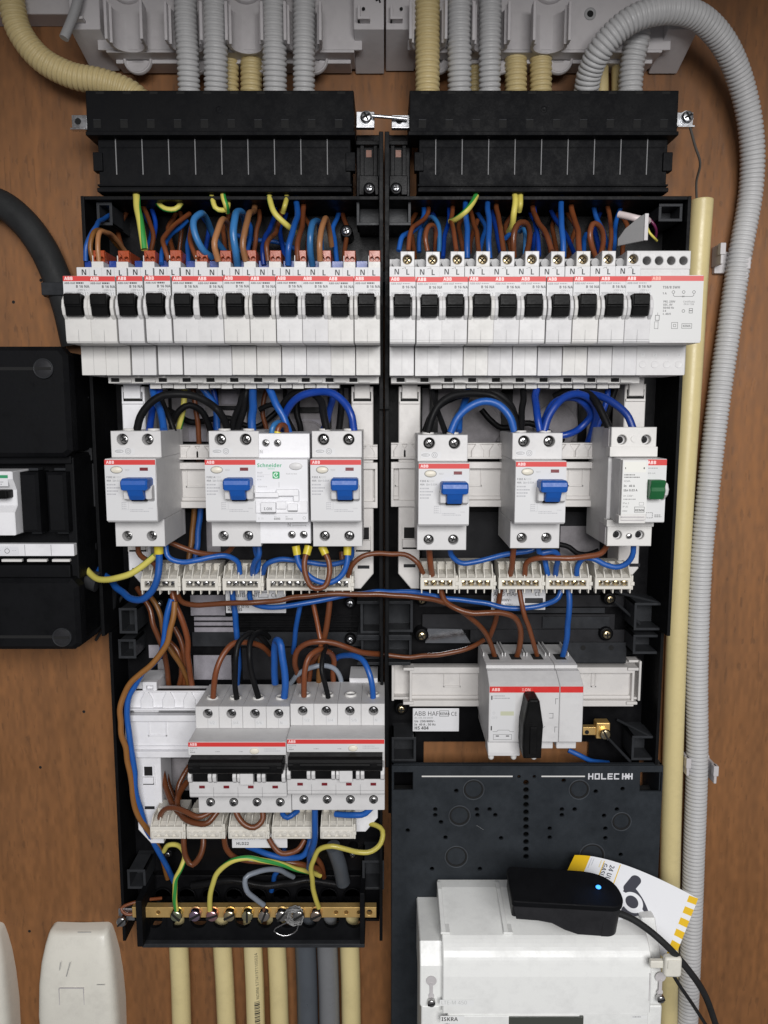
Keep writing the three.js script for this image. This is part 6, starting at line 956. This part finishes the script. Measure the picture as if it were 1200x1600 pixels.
// ---------- white electricity meter ----------
{
  const o = thing('electricity_meter', 'white electricity meter with curved terminal cover', 'electricity meter');
  const zt = 60, zf = 118, yT = at(700, 1386, zt)[1], yB0 = at(700, 1505, zf)[1], yBot = yB0 - 34;
  const xl = at(684, 1386, zt)[0], xr = at(1010, 1545, zf)[0] + 3, xc = (xl + xr) / 2, W = xr - xl;
  const pr = [[50, yT], [zt, yT]]; const n = 10;
  const A = [zt, yT], B = [zf - 12, yB0 + 14], C = [zf, yB0], D = [zf + 1, yBot];
  for (let i = 1; i <= n; i++) { const t = i / n; pr.push([A[0] + (B[0] - A[0]) * t + 3 * Math.sin(t * Math.PI), A[1] + (B[1] - A[1]) * t]); }
  for (let i = 1; i <= 8; i++) { const t = i / 8; pr.push([(1 - t) ** 2 * B[0] + 2 * t * (1 - t) * (zf - 1) + t * t * C[0], (1 - t) ** 2 * B[1] + 2 * t * (1 - t) * (yB0 + 8) + t * t * C[1]]); }
  pr.push([zf + 1.5, yB0 - 10]); const yS = at(700, 1583, zf + 2)[1]; pr.push([zf + 2, yS], [50, yS]);
  mesh('terminal_cover', prof(pr, W, xc, 0.8), M.meter, o);
  const xs = at(653, 1404, zt - 10)[0], ys = at(653, 1404, zt - 10)[1];
  mesh('side_flange', prof([[48, ys], [zt - 6, ys], [zf - 14, yB0 + 8], [zf - 5, yB0 - 6], [zf - 4, yS + 1], [48, yS + 1]], xl - xs + 4, (xs + xl) / 2 + 1, 0.8), M.meter, o); mesh('side_flange', prof([[48, yB0 + 20], [zf - 24, yB0 + 20], [zf - 10, yB0 + 2], [zf - 6, yB0 - 12], [zf - 6, yS + 1], [48, yS + 1]], 11, xr + 4.5, 0.8), M.meter, o);
  for (const [px, py] of [[683, 1378], [775, 1378]]) { const p = at(px, py, zt + 4), q = at(px + 14, py + 76, zf - 16), g = prof([[zt - 3, yT + 2.4], [zt + 6, yT + 2.4], [zf - 11.6, q[1] + 2], [zf - 17, q[1]], [zf - 20, q[1] + 2]], 3.2, p[0] + 2, 0.4); const rb = mesh('guide_rib', g, M.meter, o); mesh('rib_foot', bb(p[0], p[0] + 7, q[1], q[1] + 1.6, zf - 22, zf - 11.6, 0.3), M.meter, rb); }
  mesh('meter_body', [bb(xs, xr + 12, -640, yS - 0.6, 46, zf - 6, 1.5), bb(xl + 4, xr - 1, -640, yS - 0.4, zf - 20, zf + 1, 0.8)], M.meter, o);
  mesh('face_panel', bb(xl + 5, at(905, 1590, zf)[0], -640, yS - 2.4, zf - 4, zf + 2, 0.6), M.meter, o);
  const d = at(795, 1588, zf + 2), d1 = at(912, 1588, zf + 2); mesh('display_window', bb(d[0], d1[0], d[1] - 60, d[1], zf, zf + 2.4, 0.5), new THREE.MeshPhysicalMaterial({ color: lin(0.06, 0.065, 0.055), roughness: 0.18 }), o);
  const s = at(707, 1590, zf + 2); face('brand_print', 18, 6, s[0], s[1] - 1.4, zf + 2.2, print(18, 6, (c) => { txt(c, 'ISKRA', 0.6, 4.4, 4.4, '#4a4a4a', true); }, '#e7e8e7'), o);
  const r = at(714, 1566, zf + 1.8); face('radio_print', 26, 5, r[0], r[1], zf + 2.3, print(26, 5, (c) => txt(c, 'LTE-M 450', 1, 4, 4.2, '#c3c5c3'), '#e7e8e7'), o);
  const r2 = at(1003, 1585, zf + 1); face('corner_print', 12, 3, r2[0] - 2, r2[1] - 2, zf + 1.3, print(12, 3, (c) => lines(c, 1, 0.8, 10, 1, 2.4, '#aaa'), '#e7e8e7'), o);
  for (const [px, py] of [[674, 1566], [1032, 1560]]) { const p = at(px, py, zf - 2); mesh('screw_slot', [cyl(2.2, 0.3, p[0], p[1] + 4, zf - 3.6), bb(p[0] - 1.2, p[0] + 1.2, p[1] + 2, p[1] + 14, zf - 4, zf - 3.2, 0), cyl(4, 0.3, p[0], p[1] + 16, zf - 4)], M.clip, o); screw(o, p[0], p[1], zf - 1.6, 3, M.steel, 'slot', 0.3); }
  const e = at(1014, 1530, zf); mesh('edge_line', [bb(e[0] - 0.2, e[0] + 0.2, e[1] - 16, e[1] + 6, zf + 1.2, zf + 2.2, 0)], M.clip, o);
}
{ // scuffs on the meter
  const o = scene.children.find((m) => m.name === 'electricity_meter'); const p = at(892, 1459, 100); mesh('scuff', tube([[p[0] - 6, p[1] + 1, 101.5], [p[0], p[1] - 0.6, 102.5], [p[0] + 5, p[1] - 1, 102.8]], 0.3, 5), M.seam, o);
}
{ // lead seal
  const p = at(1050, 1508, 128), q = at(1030, 1508, 124), o = thing('meter_seal', 'white plastic seal tag hanging on the side of the meter', 'seal');
  mesh('body', [bx(13, 16, 7, p[0], p[1], 128, 2.4), bx(9, 6.4, 1, p[0], p[1] + 3, 131.6, 0.3)], M.socket, o); mesh('stem', bb(q[0] - 8, p[0] - 4, p[1] - 3, p[1] + 3, 124, 128, 1), M.socket, o);
}
// ---------- black reader with a blue light ----------
{
  const zc = 132, A = at(796, 1372, zc), o = thing('smart_reader', 'black rounded plastic reader with a blue light lying on the meter', 'meter reader');
  const L = at(972, 1400, zc)[0] - A[0], C = at(796, 1379, 118);
  const outl = (k) => { const s = new THREE.Shape(); s.moveTo(k, -14 + k); s.lineTo(k, 13 - k); s.quadraticCurveTo(1 + k, 17 - k, 5, 17 - k); s.lineTo(L - 26, 15 - k); s.quadraticCurveTo(L - k, 13 - k, L - k, -8); s.quadraticCurveTo(L - k, -17 + k, L - 9, -18 + k); s.lineTo(4, -16 + k); s.quadraticCurveTo(k, -16 + k, k, -14 + k); return s; };
  const tip = (g) => g.rotateX(-1.34).rotateZ(-0.035).translate(C[0], C[1] - 1, C[2]);
  mesh('top_shell', tip(new THREE.ExtrudeGeometry(outl(0), { depth: 3, bevelEnabled: true, bevelSize: 1, bevelThickness: 1, bevelOffset: -1, bevelSegments: 3, curveSegments: 12 }).translate(0, 0, -4)), M.black, o);
  const ls = new THREE.Shape(); [[1, 0], [L - 12, 0], [L - 12, -25], [50, -24], [40, -20], [30, -14], [20, -12], [4, -11]].forEach((q, i) => i ? ls.lineTo(...q) : ls.moveTo(...q)); ls.closePath();
  mesh('lower_shell', [tip(new THREE.ExtrudeGeometry(ls, { depth: 31, bevelEnabled: false }).rotateX(Math.PI / 2).translate(0, 14.4, -4.5)), tip(new THREE.ExtrudeGeometry(outl(0.9), { depth: 11, bevelEnabled: false, curveSegments: 12 }).translate(0, 0, -15)), tip(new THREE.ExtrudeGeometry((() => { const s = new THREE.Shape(); s.moveTo(L - 14, -16.9); s.lineTo(L - 9, -17); s.quadraticCurveTo(L - 1, -16, L - 1, -8); s.quadraticCurveTo(L - 1, 8, L - 14, 12); s.closePath(); return s; })(), { depth: 25, bevelEnabled: false, curveSegments: 12 }).translate(0, 0, -29.4))], M.dim, o);
  const lp = at(935, 1386, 122); const lens = mesh('status_light', new THREE.SphereGeometry(1.9, 14, 10).scale(1, 0.6, 1).translate(lp[0], lp[1], lp[2]), new THREE.MeshStandardMaterial({ color: lin(0.02, 0.08, 0.5), emissive: lin(0.05, 0.3, 1.0), emissiveIntensity: 2.4 }), o);
  const pl = new THREE.PointLight(new THREE.Color(0.15, 0.4, 1), 0.0006, 0.2); pl.position.set(lp[0] / 1000, lp[1] / 1000 + 0.004, 0.1245); scene.add(pl);
  const cpts = [[958, 1424, 120], [984, 1434, 122], [1012, 1452, 124], [1044, 1480, 128], [1076, 1516, 122], [1102, 1556, 100], [1122, 1612, 80]];
  tag(mesh('reader_cable', capped(cpts.map((p) => at(...p)), 2.5, 12), M.rubber), 'black cable from the reader curving away over the conduit', 'cable');
  tag(mesh('reader_cable', capped([[1050, 1520, 112], [1062, 1540, 104], [1080, 1566, 90], [1106, 1606, 70]].map((p) => at(...p)), 1.4, 10), M.rubber), 'thin second black cable below the seal tag', 'cable');
}
// ---------- bent warning card ----------
{
  const zt = 84, o = thing('warning_card', 'white and yellow card with a dark pictogram, tucked behind the reader', 'card');
  const w = 96, h = 46;
  const m = print(w, h, (c) => {
    c.fillStyle = '#e3b80c'; c.fillRect(0, 0, 17, h);
    c.save(); c.translate(21, 2); c.rotate(Math.PI / 2); lines(c, 0, -0.6, 12, 2, 2.2, '#b9bcc2'); c.restore();
    c.save(); c.translate(26, 2); c.rotate(Math.PI / 2); lines(c, 0, -2.6, 12, 1, 2, '#d8c477'); txt(c, 'GASLEK?', 2, -4.4, 5.4, '#3a3d46', true); txt(c, '24 UUR', 2, -10.2, 5.4, '#3a3d46', true); c.restore();
    c.fillStyle = '#e3b80c'; c.fillRect(30.4, 2, 0.7, 16); c.fillRect(43.6, 1, 0.7, 26);
    // plain round machine-like pictogram
    c.save(); c.translate(66, 22); c.scale(0.95, 0.95); c.rotate(0.28); c.fillStyle = '#33343f'; c.beginPath(); c.roundRect(-16, -15, 8, 18, 4); c.fill(); c.beginPath(); c.moveTo(-14, -6); c.quadraticCurveTo(2, -4, 12, 6); c.quadraticCurveTo(19, 12, 14, 15); c.quadraticCurveTo(14, 9, 6, 5); c.quadraticCurveTo(-6, 2, -14, 4); c.fill(); c.beginPath(); c.ellipse(2, 16, 9, 7, 0.2, 0, 7); c.fill(); c.fillStyle = '#e6e7ea'; c.beginPath(); c.arc(-4, 6, 8, 0, 7); c.fill(); c.fillStyle = '#33343f'; c.beginPath(); c.arc(-4.4, 6, 4.9, 0, 7); c.fill(); c.restore();
    c.fillStyle = '#e3b80c'; for (let i = 0; i < 6; i++) { c.beginPath(); c.moveTo(91, 1 + i * 8); c.lineTo(96, 0 + i * 8); c.lineTo(96, 4.6 + i * 8); c.lineTo(91, 5.6 + i * 8); c.fill(); }
  }, '#e6e7ea', 10);
  m.side = THREE.DoubleSide;
  const TL = V(at(898, 1336, 60)), TM = V(at(978, 1352, 66)), TR = V(at(1091, 1404, 76)), BL = V(at(868, 1398, 84)), BM = V(at(950, 1430, 92)), BR = V(at(1050, 1508, 104));
  const pos = [], uv = [], idx = [], N = 18, K = 4;
  const q3 = (a, b, c, t) => { const mid = b.clone().multiplyScalar(2).sub(a.clone().add(c).multiplyScalar(0.5)); return a.clone().multiplyScalar((1 - t) ** 2).add(mid.multiplyScalar(2 * t * (1 - t))).add(c.clone().multiplyScalar(t * t)); };
  for (let i = 0; i <= N; i++) { const t = i / N, a = q3(TL, TM, TR, t), b = q3(BL, BM, BR, t); for (let j = 0; j <= K; j++) { const p = a.clone().lerp(b, j / K); pos.push(p.x, p.y, p.z); uv.push(t, 1 - j / K); } }
  for (let i = 0; i < N; i++) for (let j = 0; j < K; j++) { const v = i * (K + 1) + j; idx.push(v, v + 1, v + K + 1, v + 1, v + K + 2, v + K + 1); }
  const g = new THREE.BufferGeometry(); g.setAttribute('position', new THREE.Float32BufferAttribute(pos, 3)); g.setAttribute('uv', new THREE.Float32BufferAttribute(uv, 2)); g.setIndex(idx); g.computeVertexNormals();
  mesh('sheet', g, m, o, true);
}
// ---------- brass terminal by the cut-out ----------
{ const z = 34, a = at(912, 1136, z), b = at(955, 1152, z), o = thing('brass_terminal', 'brass clamp terminal with slotted screw beside the main switch', 'terminal'); mesh('bar', bb(a[0], b[0] - 4, b[1] + 1, a[1] - 1, z - 8, z - 2, 0.4), M.brass, o); const p = at(942, 1144, z); mesh('clamp', [bb(p[0] - 5.4, p[0] + 6, p[1] - 6, p[1] + 8, z - 10, z, 1)], M.brass, o); screw(o, p[0] + 1, p[1] - 0.5, z + 2, 4.6, M.brassScrew, 'slot', -1.1); const h = at(917, 1144, z - 2); mesh('hole', cyl(1.8, 0.3, h[0], h[1], z - 1.9), M.void, o); }
// ---------- white wall sockets at the lower left ----------
function socketCover(label, px0, px1, py0, z) {
  const a = at(px0, py0, 6), b = at(px1, py0, 6), w = b[0] - a[0], xc = (a[0] + b[0]) / 2, o = thing('wall_socket', label, 'wall socket', 'cream white rounded wall sockets'), y = a[1];
  const rows = [[0, -4, 1], [-0.6, -2.2, 10], [-1.8, -0.6, 13.4], [-4, 0.4, 15.4], [-12, 2.6, 19], [-26, 5.4, 23.5], [-46, 7.6, 27], [-74, 9, 29], [-130, 8, 28]];
  const pos = [], idx = [], K = 22;
  for (const [dy, dw, zz] of rows) for (let k = 0; k <= K; k++) { const t = k / K * Math.PI, cx = Math.cos(t), sx = Math.sin(t), hw = w / 2 + dw, n = 0.34; pos.push(xc - Math.sign(cx) * Math.abs(cx) ** n * hw, y + dy, zz * Math.pow(sx, n)); }
  for (let r = 0; r < rows.length - 1; r++) for (let k = 0; k < K; k++) { const q = r * (K + 1) + k; idx.push(q, q + K + 1, q + 1, q + 1, q + K + 1, q + K + 2); }
  const top = pos.length / 3; pos.push(xc, y, 1); for (let k = 0; k < K; k++) idx.push(top, k, k + 1);
  const g = new THREE.BufferGeometry(); g.setAttribute('position', new THREE.Float32BufferAttribute(pos, 3)); g.setIndex(idx); g.computeVertexNormals(); g.setAttribute('uv', new THREE.Float32BufferAttribute(new Float32Array(pos.length / 3 * 2), 2));
  mesh('cover', g, M.socket, o);
  z = 22.5; const c = at((px0 + px1) / 2 - 13, 1561, 27), d = 10.5;
  if (px0 > 0) { mesh('embossed_square', [bb(c[0] - d, c[0] + d, c[1] + d, c[1] + d + 0.5, z + 3, z + 5.4, 0), bb(c[0] + d, c[0] + d + 0.5, c[1] - d, c[1] + d + 0.5, z + 3, z + 5.4, 0), bb(c[0] - d - 0.5, c[0] - d, c[1] - d, c[1] + d, z + 3, z + 5.4, 0)], M.clip, o); mesh('scratch', [bx(0.5, 14, 0.2, 0, 0, 0, 0).rotateZ(-0.3).translate(c[0] - 2, c[1] + 28, z + 4.3), bx(0.4, 8, 0.2, 0, 0, 0, 0).rotateZ(-0.2).translate(c[0] - 9, c[1] + 31, z + 4.1), bx(7, 0.4, 0.2, c[0] + 26, c[1] + 14, z + 5, 0), bx(12, 0.5, 0.3, c[0] + 8, y - 1.2, 12.6, 0)], M.midGrey, o); }
}
socketCover('cream white wall socket cover beside the first cream pipe', 79, 172, 1447, 30);
socketCover('cream white wall socket cover cut off by the picture edge', -96, 2, 1447, 30);

renderer.render(scene, camera);
